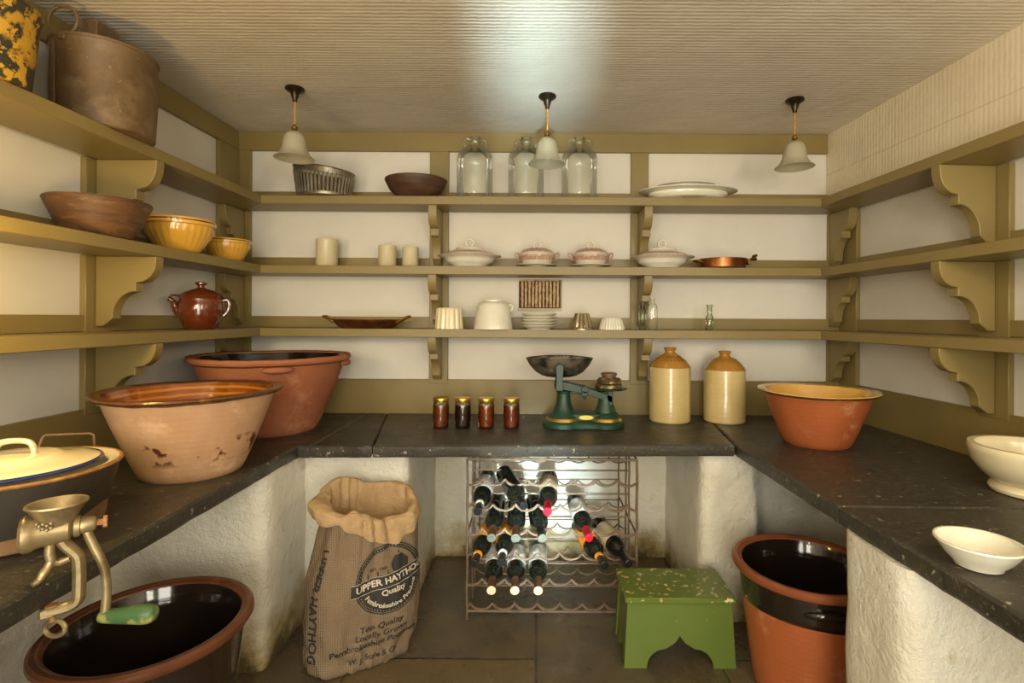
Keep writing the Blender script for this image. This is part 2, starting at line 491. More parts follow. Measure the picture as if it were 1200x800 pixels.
BOTTLE = simple('dark_bottle_glass', (20, 22, 16), .06, coat=.5, spec=.6)
CORKFOIL = simple('brown_foil', (112, 78, 48), .4, .3)
PALECAP = simple('pale_wax_cap', (226, 200, 164), .4)
GREYCAP = simple('grey_cap', (108, 110, 96), .4, .3)
LABELW = simple('white_label_paper', (212, 212, 204), .6)
LABELB = simple('beige_label_paper', (194, 178, 142), .6)
LABELO = simple('orange_label_paper', (232, 146, 28), .5)
REDFOIL = simple('red_foil', (196, 26, 44), .3, .2)
BLACKFOIL = simple('black_foil', (30, 30, 32), .3, .2)
INK = simple('black_print', (44, 42, 38), .7)
INKLIGHT = simple('unprinted_lettering', (206, 196, 176), .7)
BURLAP = m_burlap()
KRAFT = simple('crumpled_kraft_paper', (188, 158, 116), .7, layers=[((168, 136, 94), 9, .4, .7)], bump=(11, .9, .03))
GLASSCLEAR = m_glass('demijohn_glass', (253, 254, 250), (222, 226, 208))
GLASSGREEN = m_glass('green_bottle_glass', (232, 238, 222), (160, 170, 138))
GLASSJAR = m_glass('jar_glass', (240, 240, 230), (170, 165, 140))
FROST = m_frosted()
CORD = simple('gold_flex', (196, 142, 48), .5)
DARKMETAL = simple('dark_bronze', (62, 52, 40), .35, .8)
def jam(name, a, b): return simple(name, a, .12, coat=.6, layers=[(b, 40, .45, .62)])
JAMS = [jam('marmalade_jam', (128, 58, 18), (104, 42, 14)), jam('dark_plum_jam', (52, 26, 20), (40, 18, 16)),
        jam('apricot_jam', (140, 60, 16), (120, 44, 12)), jam('red_jam', (120, 44, 18), (98, 30, 14))]

# ------------------------------------------------------------------ room shell
XL, XR, YB, ZC, YF = -1.52, 1.555, 2.65, 2.128, -1.5
T1, T2, T3, ZT = 1.765, 1.436, 1.139, .7085      # shelf tops, worktop top
TH = .04
bm = NB(); box(bm, -1.9, 2.2, YF - .2, YB + .15, -.1, 0); struct('floor', bm, FLOOR)
bm = NB(); box(bm, -1.9, 2.2, YF - .2, YB + .15, ZC, ZC + .1); struct('ceiling', bm, CEIL)
bm = NB(); box(bm, -1.9, 2.2, YB, YB + .15, 0, ZC); struct('wall_back', bm, PANEL)
bm = NB(); box(bm, XL - .15, XL, YF - .2, YB, 0, ZC); struct('wall_left', bm, PANEL)
bm = NB(); box(bm, XR, XR + .15, YF - .4, YB + .1, 0, ZC); flare(bm); struct('wall_right', bm, PANEL)
# boxed-in upper wall above the top shelf on the right
bm = NB(); box(bm, 1.477, XR, YF - .3, YB, T1 + .002, ZC); flare(bm); struct('wall_bulkhead', bm, BULK)
# wall behind the camera, with a doorway, a window and a left-hand window added for fill
DX0, DX1, DZ = -.45, .47, 1.98
WX0, WX1, WZ0, WZ1 = .95, 1.6, 1.0, 1.9
bm = NB()
LX0, LX1 = -WX1 + .05, -WX0 + .05
for a in ((XL - .1, LX0, 0, ZC), (LX0, LX1, 0, WZ0), (LX0, LX1, WZ1, ZC), (LX1, DX0, 0, ZC), (DX0, DX1, DZ, ZC), (DX1, WX0, 0, ZC), (WX0, WX1, 0, WZ0), (WX0, WX1, WZ1, ZC), (WX1, 2.1, 0, ZC)):
    box(bm, a[0], a[1], YF - .15, YF, a[2], a[3])
struct('wall_front', bm, PANEL)
for k_, (q0, q1) in enumerate(((WX0, WX1), (LX0, LX1))):
    bm = NB()
    for x0, x1, z0, z1 in ((q0, q0 + .05, WZ0, WZ1), (q1 - .05, q1, WZ0, WZ1), (q0, q1, WZ0, WZ0 + .05), (q0, q1, WZ1 - .05, WZ1),
                           ((q0 + q1) / 2 - .015, (q0 + q1) / 2 + .015, WZ0, WZ1), (q0, q1, 1.435, 1.465)):
        box(bm, x0, x1, YF - .1, YF - .05, z0, z1)
    struct('window_%d' % (k_ + 1), bm, PANEL)  # the second, left-hand one is an added opening for fill light

# olive boarding on the three shelved walls
RT_ = .018
def rail(z0, z1): return (z0, z1)
zr = [(2.032, ZC), (T1, T1 + .06), (T2, T2 + .056), (T3, T3 + .056), (ZT - .03, .879)]
bands = [(.879, T3 - TH), (T3, T2 - TH), (T2, T1 - TH), (T1, 2.032)]
bm = NB()
for z0, z1 in zr: box(bm, XL, XR if z1 < T1 else 1.477, YB - RT_, YB, z0, z1, .002)
for x0, x1 in ((XL, -1.442), (-.535, -.440), (.482, .570), (1.481, XR)):
    for k, (z0, z1) in enumerate(bands):
        if x0 > 1.4 and k == 3: continue
        box(bm, x0, x1, YB - RT_ - .002, YB, z0 - .02, z1 if k == 3 else z1 - .001, .002)
struct('trim_1', bm, OLIVE)
bm = NB()
for z0, z1 in zr: box(bm, XL, XL + RT_, .2, YB - RT_, z0, z1, .002)
for y0, y1 in ((2.47, YB - RT_ - .003), (1.735, 1.845), (.78, .89)):
    for k, (z0, z1) in enumerate(bands):
        box(bm, XL, XL + RT_ + .004, y0, y1, z0 - .02, z1 - .001, .002)
struct('trim_2', bm, OLIVE)
bm = NB()
for k, (z0, z1) in enumerate(zr):
    if k >= 2: box(bm, XR - RT_, XR, .2, YB - RT_, z0, z1, .002)
for y0, y1 in ((2.50, YB - RT_ - .003), (1.735, 1.845), (.78, .89)):
    for k, (z0, z1) in enumerate(bands[:3]):
        box(bm, XR - RT_ - .004, XR, y0, y1, z0 - .02, z1 - .001, .002)
flare(bm); struct('trim_3', bm, OLIVE)

# masonry piers carrying the slate worktop
ZB = ZT - .047
def pier(name, x0, x1, y0, y1, fl=False):
    bm = NB(); rough_box(bm, x0, x1, y0, y1, 0, ZB, .035, .007, 5.5, .03)
    if fl: flare(bm)
    return struct(name, bm, MASON, 60)
pier('wall_pier', -1.60, -.905, 1.745, 2.12)
pier('wall_pier', -.925, -.495, 2.055, 2.75)
pier('wall_pier', .660, .895, 2.055, 2.75)
pier('wall_pier', .790, 1.75, 1.10, 1.335)
pier('wall_pier', -1.60, -.93, .05, .45)
bm = NB(); rough_box(bm, -.55, 1.75, 2.605, 2.72, 0, ZB, .05, .01, 4, .02); struct('wall_plinth', bm, MASON, 60)
bm = NB(); rough_box(bm, .87, 1.75, 2.25, 2.7, 0, ZB, .05, .016, 4, .02); struct('wall_plinth', bm, MASON, 60)
bm = NB(); rough_box(bm, -1.60, -1.47, .2, 1.8, 0, ZB, .05, .01, 4, .02); struct('wall_plinth', bm, MASON, 60)

# ------------------------------------------------------------------ slate worktop
GW = 'slate worktop slabs'
def slab(poly, label, flr=False):
    bm = NB(); rough_poly_slab(bm, poly, ZT - .045, ZT)
    if flr: flare(bm)
    cx = sum(p[0] for p in poly) / len(poly); cy = sum(p[1] for p in poly) / len(poly)
    o = obj('slate_worktop', bm, SLATE, off=(cx, cy, ZT - .045), loc=(cx, cy, ZT - .045), sharp=25)
    return tag(o, label, 'worktop', GW)
g = .0015
slab([(-1.5, .15), (-.886, .15), (-.886, 1.952), (-.84, 1.952), (-.84, 2.628), (-1.5, 2.628)], 'left-hand dark slate worktop slab carrying the enamel pan and terracotta pans')
slab([(-.84 + g, 1.953), (-.612, 1.962), (-.745, 2.628), (-.84 + g, 2.628)], 'narrow dark slate slab in the back worktop between the left slab and the jam jars')
slab([(-.612 + g * 2, 1.962), (.775, 2.012), (.86, 2.628), (-.745 + g * 2, 2.628)], 'long dark slate slab along the back wall under the jam jars and green scales')
slab([(.793, 1.355), (1.590, 1.340), (1.538, 2.628), (.86 + g * 2, 2.628), (.775 + g * 2, 2.010)], 'right-hand dark slate slab carrying the orange terracotta pan')
slab([(.822, .15), (1.645, .15), (1.590, 1.340 - g * 2), (.793, 1.355 - g * 2)], 'nearest dark slate slab on the right, under the small white dish')

# ------------------------------------------------------------------ shelves and brackets
BP = [(0, 0), (1, 0), (1, .06)]
for i in range(1, 9):       # convex ogee
    a = PI / 2 * i / 8
    BP.append((1 - .30 * (1 - math.cos(a)), .06 + .31 * math.sin(a)))
BP += [(.665, .385), (.665, .50)]
for i in range(1, 9):       # hollow
    a = PI / 2 * i / 8
    BP.append((.665 - .385 * math.sin(a), .50 + .36 * (1 - math.cos(a))))
BP += [(.278, .89), (.12, 1.0), (0, 1.0)]
def bracket_bm(wallpt, dirv, ztop, depth, drop, th=.04):
    bm = NB(); d = Vector(dirv); s = Vector((-d.y, d.x, 0)); w = Vector((wallpt[0], wallpt[1], 0))
    prism(bm, BP, lambda u, v, t: w + d * (u * depth) + s * t + Vector((0, 0, ztop - v * drop)), -th / 2, th / 2, .0025)
    return bm
GS = 'olive pantry shelves'
def shelf(poly, ztop, label, brackets, fl=False):
    cx = sum(p[0] for p in poly) / len(poly); cy = sum(p[1] for p in poly) / len(poly)
    org = (cx, cy, ztop - TH)
    t = thing('wall_shelf', label, 'shelf', org, 0, GS)
    bm = NB(); prism(bm, poly, lambda u, v, q: Vector((u, v, q)), ztop - TH, ztop, .002)
    obj('shelf_board', bm, OLIVE, t, off=org)
    for wpt, dv, dep, drop, th in brackets:
        bm = bracket_bm(wpt, dv, ztop - TH - .0005, dep, drop, th)
        if fl: flare(bm)
        obj('bracket', bm, OLIVE, t, off=org)
e = .021
drops = {T1: .27, T2: .238, T3: .215}
for zt, nm, on in ((T1, 'top', 'holding the three big glass jars'), (T2, 'middle', 'holding the covered tureens'), (T3, 'lowest', 'holding the white moulds and plates')):
    bk = [((x, YB - e - .002), (0, -1, 0), .165, drops[zt], .041) for x in (-1.488, -.489, .536, 1.505)]
    shelf([(XL + e, YB - e), (-1.293, 2.45), (1.345, 2.45), (XR - e - .003, YB - e)][::1], zt, '%s olive shelf along the back wall, %s' % (nm, on), bk)
for zt, nm, on in ((T1, 'top', 'holding the rusty lidded boiler'), (T2, 'middle', 'holding the wooden bowl and yellow bowls'), (T3, 'lowest', 'holding the brown lidded pot')):
    bk = [((XL + e + .003, 1.79), (1, 0, 0), .205, drops[zt], .04), ((XL + e + .003, .835), (1, 0, 0), .205, drops[zt], .04)]
    shelf([(XL + e, .25), (-1.293, .25), (-1.293, 2.449), (XL + e, YB - e - .001)], zt, '%s olive shelf along the left wall, %s' % (nm, on), bk)
for zt, nm, on in ((T1, 'top', 'directly under the papered bulkhead'), (T2, 'middle', 'empty, between two others'), (T3, 'lowest', 'empty, just above the slate worktop')):
    bk = [((XR - e - .003, 1.80), (-1, 0, 0), .200, drops[zt] * (1.0 if zt != T3 else 1.04), .04), ((XR - e - .003, .835), (-1, 0, 0), .20, drops[zt], .04)]
    shelf([(1.3455, 2.449), (1.455, .25), (1.672 - e, .25), (XR - e - .002, YB - e - .006)], zt, '%s olive shelf along the right wall, %s' % (nm, on), bk, True)
# ------------------------------------------------------------------ pendant lights
def pendant(px, Y, label):
    X = wx(px, Y)
    t = thing('pendant_light', label, 'ceiling light', (X, Y, ZC), 0, 'bell shade pendants')
    bm = NB(); lathe(bm, [(0, 0), (.036, 0), (.038, -.006), (.034, -.011), (.024, -.016), (.016, -.024), (.014, -.036), (.010, -.044), (.009, -.056), (0, -.056)], 32)
    obj('ceiling_rose', bm, DARKMETAL, t)
    bm = NB()
    for s in (0, PI):     # twisted flex
        tube(bm, [(.0022 * math.cos(s + k * .7), .0022 * math.sin(s + k * .7), -.056 - .108 * k / 24) for k in range(25)], .0018, 6)
    obj('cord', bm, CORD, t)
    bm = NB(); lathe(bm, [(0, -.150), (.006, -.150), (.007, -.156), (.012, -.160), (.012, -.168), (.008, -.172), (.009, -.178), (.018, -.182), (.020, -.192), (0, -.192)], 28)
    obj('lamp_holder', bm, BRASS, t)
    prof = [(.018, -.180), (.030, -.186), (.040, -.200), (.045, -.220), (.048, -.245), (.054, -.262), (.066, -.278), (.078, -.287)]
    inner = [(r - .0025, z - .001) for r, z in prof[::-1]]
    bm = NB(); lathe(bm, prof + [(.0785, -.289)] + inner, 48)
    obj('lamp_shade', bm, FROST, t)
    return t
pendant(344, 2.130, 'leftmost bell-shaped frosted pendant light, above the fluted tin')
pendant(640, 2.188, 'middle bell-shaped frosted pendant light, in front of the big glass jars')
pendant(930, 2.213, 'rightmost bell-shaped frosted pendant light, near the papered bulkhead')

# ------------------------------------------------------------------ bowl makers
def shell(prof, th, foot=0.0):
    """outer profile (r,z) from bottom centre to rim -> closed wall with thickness"""
    out = [(0, 0)] + list(prof)
    inn = [(max(r - th, .001), z + (th * .0)) for r, z in prof[::-1]]
    inn = [(r, max(z, th)) for r, z in inn]
    return out + inn + [(0, th)]

# ---- top shelf, left wall: painted bucket and rusty boiler
t = thing('painted_bucket', 'flaking yellow and black tin bucket at the near end of the top left shelf', 'bucket', (-1.385, 1.275, T1))
bm = NB(); lathe(bm, [(0, 0), (.104, 0), (.108, .004), (.124, .175), (.129, .188), (.129, .198), (.124, .200), (.121, .192), (.104, .010), (0, .008)], 56)
obj('bucket_body', bm, BUCKET, t)
bm = NB(); tube(bm, spline([(-.01, .127, .19), (-.005, .126, .22), (.0, .10, .29), (.0, .02, .332), (.0, -.06, .31), (.0, -.112, .24), (0, -.127, .19)], 6), .006, 8)
obj('bail_handle', bm, RUST, t)
for s in (-1, 1):
    bm = NB(); box(bm, -.018, .018, s * .127 - .004, s * .127 + .004, .165, .198, .002); obj('handle_lug', bm, RUST, t)
t = thing('lidded_boiler', 'large rusty round lidded boiler on the top left shelf', 'boiler', (-1.377, 1.665, T1))
bm = NB(); lathe(bm, [(0, 0), (.125, 0), (.130, .004), (.136, .12), (.134, .245), (.137, .25), (.137, .256), (.132, .257), (.130, .25), (.126, .01), (0, .008)], 64)
box(bm, -.052, -.044, -.1318, -.126, .01, .24, .001)
obj('boiler_body', bm, RUST, t)
bm = NB(); lathe(bm, [(0, .256), (.139, .254), (.140, .262), (.125, .268), (.06, .280), (.0, .282)], 64); L = obj('lid', bm, RUST, t)
bm = NB(); prism(bm, [(-.045, .272), (.045, .272), (.045, .318), (-.045, .318)], lambda u, v, q: Vector((.0 + q * .8, u - .02, v + (.022 if v > .3 else 0))), -.03, .03, .003); obj('lid_handle', bm, RUST, L)
bm = NB(); tube(bm, [Vector(p) + Vector((-.018, -.132, .297)) for p in ring_pts((0, 0, 0), .043, 'y', 30)], .0048, 8, closed=True); obj('ring_handle', bm, RUST, t)
bm = NB(); box(bm, -.028, -.008, -.140, -.131, .240, .262, .002); obj('handle_lug', bm, RUST, t)

# ---- top shelf, back wall
Y = 2.505
bm = NB()
def tinrim(v, k, a):
    return Vector((v.x, v.y, v.z - (.016 * v.x / .14 if v.z > .05 else 0)))
nf = 44
for i in range(nf):      # slatted side
    a = 2 * PI * i / nf
    def P(r, z, a): return tinrim(Vector((r * math.cos(a) * 1.0, r * .80 * math.sin(a), z)), 0, a)
    tube(bm, [P(.1215, .008, a), P(.137, .112, a)], .0055, 6, flat=.5)
t = thing('fluted_tin', 'dark slatted oval baking tin with a plain rim band, top back shelf', 'baking tin', (wx(379, Y), Y, T1))
obj('slat_side', bm, TIN, t)
bm = NB(); lathe(bm, [(.134, .100), (.1385, .102), (.1425, .126), (.145, .128), (.1445, .131), (.140, .130), (.134, .104)], 64, 1, .80, tinrim); obj('rim_band', bm, TIN, t)
bm = NB(); lathe(bm, [(0, 0), (.122, 0), (.125, .012), (.122, .014), (.118, .005), (0, .004)], 64, 1, .80); obj('base', bm, TIN, t)

def bowl_obj(name, label, cat, loc, prof, th, mat, sx=1, sy=1, fn=None, seg=64, group=None, rz=0, rot=None):
    bm = NB(); lathe(bm, shell(prof, th), seg, sx, sy, fn)
    o = obj(name, bm, mat, loc=loc); o.rotation_euler = rot or (0, 0, rz)
    return tag(o, label, cat, group)
Y = 2.50
bowl_obj('wooden_bowl', 'dark brown turned wooden bowl on the top back shelf beside the slatted tin', 'bowl', (wx(487, Y), Y, T1),
         [(.085, 0), (.095, .006), (.125, .035), (.145, .072), (.149, .082), (.147, .087)], .008, WOODDARK, 1, .88)
# three demijohns
def demijohn():
    t = thing('demijohn', 'x', 'glass jar', (0, 0, 0), 0, 'big glass jars on the top shelf')
    bm = NB()
    lathe(bm, [(0, .012), (.06, .006), (.075, 0), (.084, .006), (.087, .02), (.087, .195), (.084, .215), (.070, .238), (.046, .256), (.028, .264), (.022, .272), (.022, .288), (.028, .291), (.030, .297), (.028, .303), (.019, .305)], 56)
    obj('glass_body', bm, GLASSCLEAR, t, sharp=80)
    for s in (-1, 1):
        bm = NB(); tube(bm, spline([(s * .024, 0, .290), (s * .040, 0, .296), (s * .056, 0, .286), (s * .056, 0, .268), (s * .044, 0, .252)], 6), .006, 10)
        obj('ear_handle', bm, GLASSCLEAR, t)
    bm = NB(); lathe(bm, [(.018, .3045), (.0235, .3055), (.0235, .2985), (.0175, .298)], 40); obj('neck_ring', bm, GLASSGREEN, t)
    return t
d0 = demijohn(); Y = 2.535
d0.location = (wx(555.5, Y), Y, T1); d0['label'] = 'leftmost of the three big clear glass jars, next to the dark wooden bowl'; d0.rotation_euler.z = .25
dup(d0, (wx(615.5, Y), Y, T1), -.3, 'middle big clear glass jar, partly behind the centre pendant light')
dup(d0, (wx(678, Y), Y, T1), .1, 'rightmost of the three big clear glass jars, right of the centre pendant light')
# platters
def platter_prof(R, f, h): return [(f, 0), (f + .006, .003), (f + .022, h * .45), (R * .8, h * .72), (R, h), (R - .001, h + .004)]
Y = 2.50
bowl_obj('platter', 'large white oval platter at the bottom of the pair on the top back shelf', 'platter', (wx(805, Y), Y, T1), platter_prof(.235, .165, .036), .006, CHINA, 1, .60)
bowl_obj('platter', 'smaller white oval platter lying on the larger one, top back shelf', 'platter', (wx(803, Y), Y, T1 + .0405), platter_prof(.142, .09, .020), .005, CHINA, 1, .78)

# ---- middle shelf, back wall
def jarpot(px, wpx, hpx, label):
    Y = 2.53; r = wpx * Y / F / 2; h = hpx * Y / F
    bm = NB(); lathe(bm, [(0, 0), (r - .004, 0), (r - .001, .004), (r - .001, h * .86), (r, h * .88), (r - .001, h * .91), (r, h - .006), (r - .002, h), (r - .007, h), (r - .008, h - .01), (r - .008, .008), (0, .008)], 48)
    tag(obj('stoneware_jar', bm, IVORY, loc=(wx(px, Y), Y, T2)), label, 'jar', 'straight ivory jars on the middle shelf')
jarpot(382.5, 25, 32, 'tallest straight-sided ivory jar, standing apart at the left of the middle shelf')
jarpot(453.5, 21, 25, 'medium straight-sided ivory jar, middle one of the three')
jarpot(480.5, 19, 23.5, 'smallest straight-sided ivory jar, nearest the white covered dish')

def ring_knob(bm, z, r, wire):
    tube(bm, ring_pts((0, 0, z + r - .002), r, 'y', 24), wire, 8, closed=True, flat=1.5)
def covered_dish(px, label):
    Y = 2.51
    t = thing('covered_dish', label, 'tureen', (wx(px, Y), Y, T2), 0, 'transfer-printed tureens')
    bm = NB(); lathe(bm, shell([(.078, 0), (.082, .004), (.088, .010), (.108, .020), (.112, .026), (.118, .036), (.124, .042), (.150, .050), (.152, .054)], .006), 64, 1, .82); obj('dish', bm, CHINA, t)
    bm = NB(); lathe(bm, [(.135, .0525), (.128, .056), (.118, .064), (.090, .074), (.070, .084), (.064, .092), (.030, .098), (0, .100), (0, .094), (.06, .086), (.110, .060), (.13, .051)], 64, 1, .82); ld = obj('lid', bm, CHINA, t)
    bm = NB(); lathe(bm, [(.1185, .0642), (.0905, .0746), (.0900, .0736), (.1180, .0632)], 64, 1, .82); obj('printed_band', bm, PINK, ld)
    bm = NB(); ring_knob(bm, .100, .0185, .0058); obj('ring_knob', bm, CHINA, ld)
    bm = NB(); lathe(bm, [(.1485, .0515), (.1525, .0505), (.1535, .0525), (.1525, .0550), (.1490, .0540)], 64, 1, .82); obj('rim_line', bm, PINK, t)
    return t
covered_dish(550, 'low white covered dish with ring knob, left end of the tureen row')
covered_dish(775.5, 'low white covered dish with ring knob, beside the small copper pan')
def tureen(px, label, label2):
    Y = 2.51
    bm = NB(); lathe(bm, shell([(.055, 0), (.058, .003), (.085, .006), (.100, .010), (.1005, .012)], .004), 56)
    tag(obj('tureen_stand', bm, CHINA, loc=(wx(px - .5, Y), Y, T2)), label2, 'plate', 'stands under the small tureens')
    t = thing('sauce_tureen', label, 'tureen', (wx(px, Y), Y, T2 + .0045), 0, 'transfer-printed tureens')
    bm = NB(); lathe(bm, shell([(.044, 0), (.048, .003), (.066, .014), (.082, .030), (.089, .044), (.088, .056), (.085, .058)], .005), 56); b = obj('bowl', bm, CHINA, t)
    bm = NB(); lathe(bm, [(.0800, .026), (.0885, .0415), (.0898, .046), (.0888, .0525), (.0870, .052), (.0870, .042), (.079, .0275)], 56); obj('printed_band', bm, PINK, b)
    bm = NB(); lathe(bm, [(.087, .0585), (.084, .063), (.070, .076), (.045, .086), (.020, .090), (0, .091), (0, .086), (.06, .074), (.08, .0585)], 56); ld = obj('lid', bm, CHINA, t)
    bm = NB(); lathe(bm, [(.0835, .0640), (.0705, .0768), (.052, .0850), (.051, .0835), (.069, .0750), (.082, .0630)], 56); obj('printed_band', bm, PINK, ld)
    bm = NB(); ring_knob(bm, .0905, .0165, .0052); obj('ring_knob', bm, CHINA, ld)
    for s in (-1, 1):
        bm = NB(); tube(bm, spline([(s * .082, 0, .032), (s * .094, 0, .036), (s * .104, 0, .052), (s * .106, 0, .064), (s * .096, 0, .066), (s * .088, 0, .056)], 5), .004, 8); obj('handle', bm, PINK, t)
tureen(629, 'small round sauce tureen with pink printed band, nearer the left covered dish', 'thin white stand under the left small sauce tureen')
tureen(692, 'small round sauce tureen with pink printed band, nearer the olive bracket on its right', 'thin white stand under the right small sauce tureen')
# copper pan
Y = 2.52
t = thing('copper_pan', 'small round copper pan with brass handles, right end of the middle back shelf', 'pan', (wx(846.5, Y), Y, T2))
bm = NB(); lathe(bm, shell([(.100, 0), (.106, .004), (.111, .040), (.1125, .046)], .003), 64, 1, .9); obj('pan_body', bm, COPPER, t)
bm = NB(); tube(bm, spline([(.104, -.03, .030), (.125, -.032, .046), (.150, -.02, .050), (.158, 0, .044), (.148, .02, .048), (.120, .03, .040), (.106, .03, .03)], 5), .0055, 8)
box(bm, .104, .116, -.045, -.018, .018, .044, .003); box(bm, .104, .116, .018, .045, .018, .044, .003); tube(bm, [(.128, -.045, .055), (.15, -.03, .062)], .007, 8); obj('brass_handle', bm, BRASS, t)
bm = NB(); tube(bm, spline([(-.104, -.026, .030), (-.122, -.026, .036), (-.136, -.01, .038), (-.136, .01, .038), (-.122, .026, .036), (-.104, .026, .03)], 5), .005, 8); obj('brass_handle', bm, BRASS, t)

# ---- lowest shelf, back wall
Y = 2.51
t = thing('copper_gratin_dish', 'shallow oval copper dish with two brass loop handles, lowest back shelf', 'dish', (wx(430, Y), Y, T3))
bm = NB(); lathe(bm, shell([(.120, 0), (.130, .004), (.158, .030), (.167, .040), (.168, .043)], .003), 64, 1, .62); obj('dish_body', bm, COPPER, t)
for s in (-1, 1):
    bm = NB(); tube(bm, spline([(s * .150, -.03, .028), (s * .175, -.032, .046), (s * .200, -.022, .056), (s * .207, 0, .058), (s * .200, .022, .056), (s * .175, .032, .046), (s * .150, .03, .028)], 6), .0055, 8); obj('brass_handle', bm, BRASS, t)
def fluted(n, amp, z0, z1):
    def f(v, k, a):
        if v.z < z0 or v.z > z1: w = .0 if v.z < z0 else .5
        else: w = 1
        s = 1 - amp * w * (1 - abs(math.sin(a * n / 2)))
        return Vector((v.x * s, v.y * s, v.z))
    return f
Y = 2.50
GM = 'white moulds on the lowest shelf'
bm = NB(); lathe(bm, [(0, .09), (.03, .09), (.050, .098), (.056, .100), (.060, .097), (.062, .085), (.0665, .025), (.068, .008), (.069, 0), (.062, 0), (.058, .08), (0, .082)], 120, fn=fluted(14, .09, -.1, .099))
tag(obj('jelly_mould', bm, CREAMWARE, loc=(wx(526.5, Y), Y, T3)), 'tall cream fluted jelly mould upside down beside the white upturned pot', 'mould', GM)
t = thing('upturned_pot', 'large white pot standing upside down on the lowest back shelf', 'pot', (wx(578, Y), Y, T3))
bm = NB(); lathe(bm, [(.088, 0), (.0945, 0), (.0935, .01), (.080, .108), (.072, .122), (.060, .130), (.046, .131), (.0455, .139), (.041, .139), (.040, .132), (0, .131), (0, .124), (.068, .116), (.088, .01)], 64); obj('pot_body', bm, CHINA, t)
bm = NB(); tube(bm, spline([(.074, -.01, .112), (.086, -.012, .116), (.093, -.010, .106), (.091, -.008, .094), (.084, -.006, .088)], 5), .006, 8); obj('lug_handle', bm, CHINA, t)
# stack of five plates
nm = ['bottom', 'second from bottom', 'middle', 'second from top', 'top']
bmp = NB(); lathe(bmp, shell([(.056, 0), (.058, .004), (.070, .008), (.083, .0165), (.085, .0185), (.084, .020)], .0045), 56)
pl0 = obj('plate', bmp, CHINA, loc=(wx(631.5, Y), Y, T3)); tag(pl0, 'bottom plate in the stack of five white plates', 'plate', 'stack of white plates')
for k in range(1, 5): dup(pl0, (wx(631.5 + .4 * (-1) ** k, Y), Y, T3 + .0142 * k), .4 * k, '%s plate in the stack of five white plates' % nm[k])
bm = NB(); lathe(bm, [(0, .066), (.020, .066), (.029, .077), (.033, .078), (.036, .072), (.042, .048), (.047, .042), (.050, .012), (.054, .004), (.054, 0), (.048, 0), (.041, .040), (.028, .066), (0, .062)], 96, fn=fluted(9, .20, .010, .085))
tag(obj('pudding_mould', bm, TINBRIGHT, loc=(wx(682, Y), Y, T3)), 'small shiny metal pudding mould upside down on the lowest back shelf', 'mould')
bm = NB(); lathe(bm, [(0, .056), (.030, .056), (.042, .056), (.050, .048), (.058, .020), (.062, .004), (.061, 0), (.055, 0), (.045, .04), (0, .045)], 132, fn=fluted(24, .07, -.1, .051))
tag(obj('jelly_mould', bm, CHINA, loc=(wx(717, Y), Y, T3)), 'low white ribbed mould upside down, right of the small metal mould', 'mould', GM)
# small bottles
def sbottle(px, r, h, sh, neck, mat, label, sx=1, sy=1, stopper=None):
    Y = 2.50
    t = thing('glass_bottle', label, 'bottle', (wx(px, Y), Y, T3), 0, 'little old glass bottles')
    bm = NB(); lathe(bm, [(0, .004), (r * .8, 0), (r, .004), (r, sh), (r * .8, sh + .012), (neck, sh + .022), (neck, h - .012), (neck + .003, h - .010), (neck + .003, h), (neck - .002, h)], 40, sx, sy)
    obj('bottle_glass', bm, mat, t, sharp=80)
    if stopper:
        bm = NB(); lathe(bm, [(0, h - .02), (neck - .0015, h - .02), (neck - .001, h + .001), (neck + .004, h + .003), (neck + .004, h + .014), (0, h + .016)], 28); obj('stopper', bm, stopper, t)
sbottle(753, .019, .118, .085, .012, GLASSGREEN, 'squat green glass bottle with a dark stopper, beside the bracket', stopper=WOODDARK)
sbottle(764.5, .025, .152, .108, .009, GLASSCLEAR, 'taller clear flat glass bottle right of the green one', 1, .6)
sbottle(831.5, .021, .124, .052, .012, GLASSGREEN, 'small pale aqua bottle standing alone on the lowest back shelf')
# stick grille in the wall
Y = YB - .004
x0, x1 = wx(608, Y), wx(657.5, Y); z0, z1 = EZ + (CY - 361) * Y / F, EZ + (CY - 328) * Y / F
t = thing('vent_grille', 'small wall vent of upright bleached sticks in a dark opening above the plates', 'vent', ((x0 + x1) / 2, Y, (z0 + z1) / 2))
hw, hh = (x1 - x0) / 2, (z1 - z0) / 2
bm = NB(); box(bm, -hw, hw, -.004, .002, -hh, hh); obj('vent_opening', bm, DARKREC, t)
for k in range(11):
    x = -hw + .018 + k * (2 * hw - .036) / 10
    bm = NB(); n = 9
    tube(bm, [(x + random.uniform(-.001, .001), -.008, -hh + .004 + (2 * hh - .012) * i / n) for i in range(n + 1)], [.0062 + random.uniform(-.0012, .0012) for i in range(n + 1)], 8, flat=.7)
    obj('stick', bm, STICKS, t)
bm = NB(); tube(bm, [(-hw, -.007, hh - .004), (0, -.007, hh - .002), (hw, -.007, hh - .003)], .004, 6); obj('top_lath', bm, STICKS, t)
bm = NB(); tube(bm, [(hw - .004, -.007, -hh), (hw - .003, -.007, hh)], .004, 6); obj('side_lath', bm, RUST, t)
bm = NB(); box(bm, -hw - .006, hw, -.002, .003, -hh - .014, -hh - .003, .001); obj('plaster_lip', bm, LABELB, t)

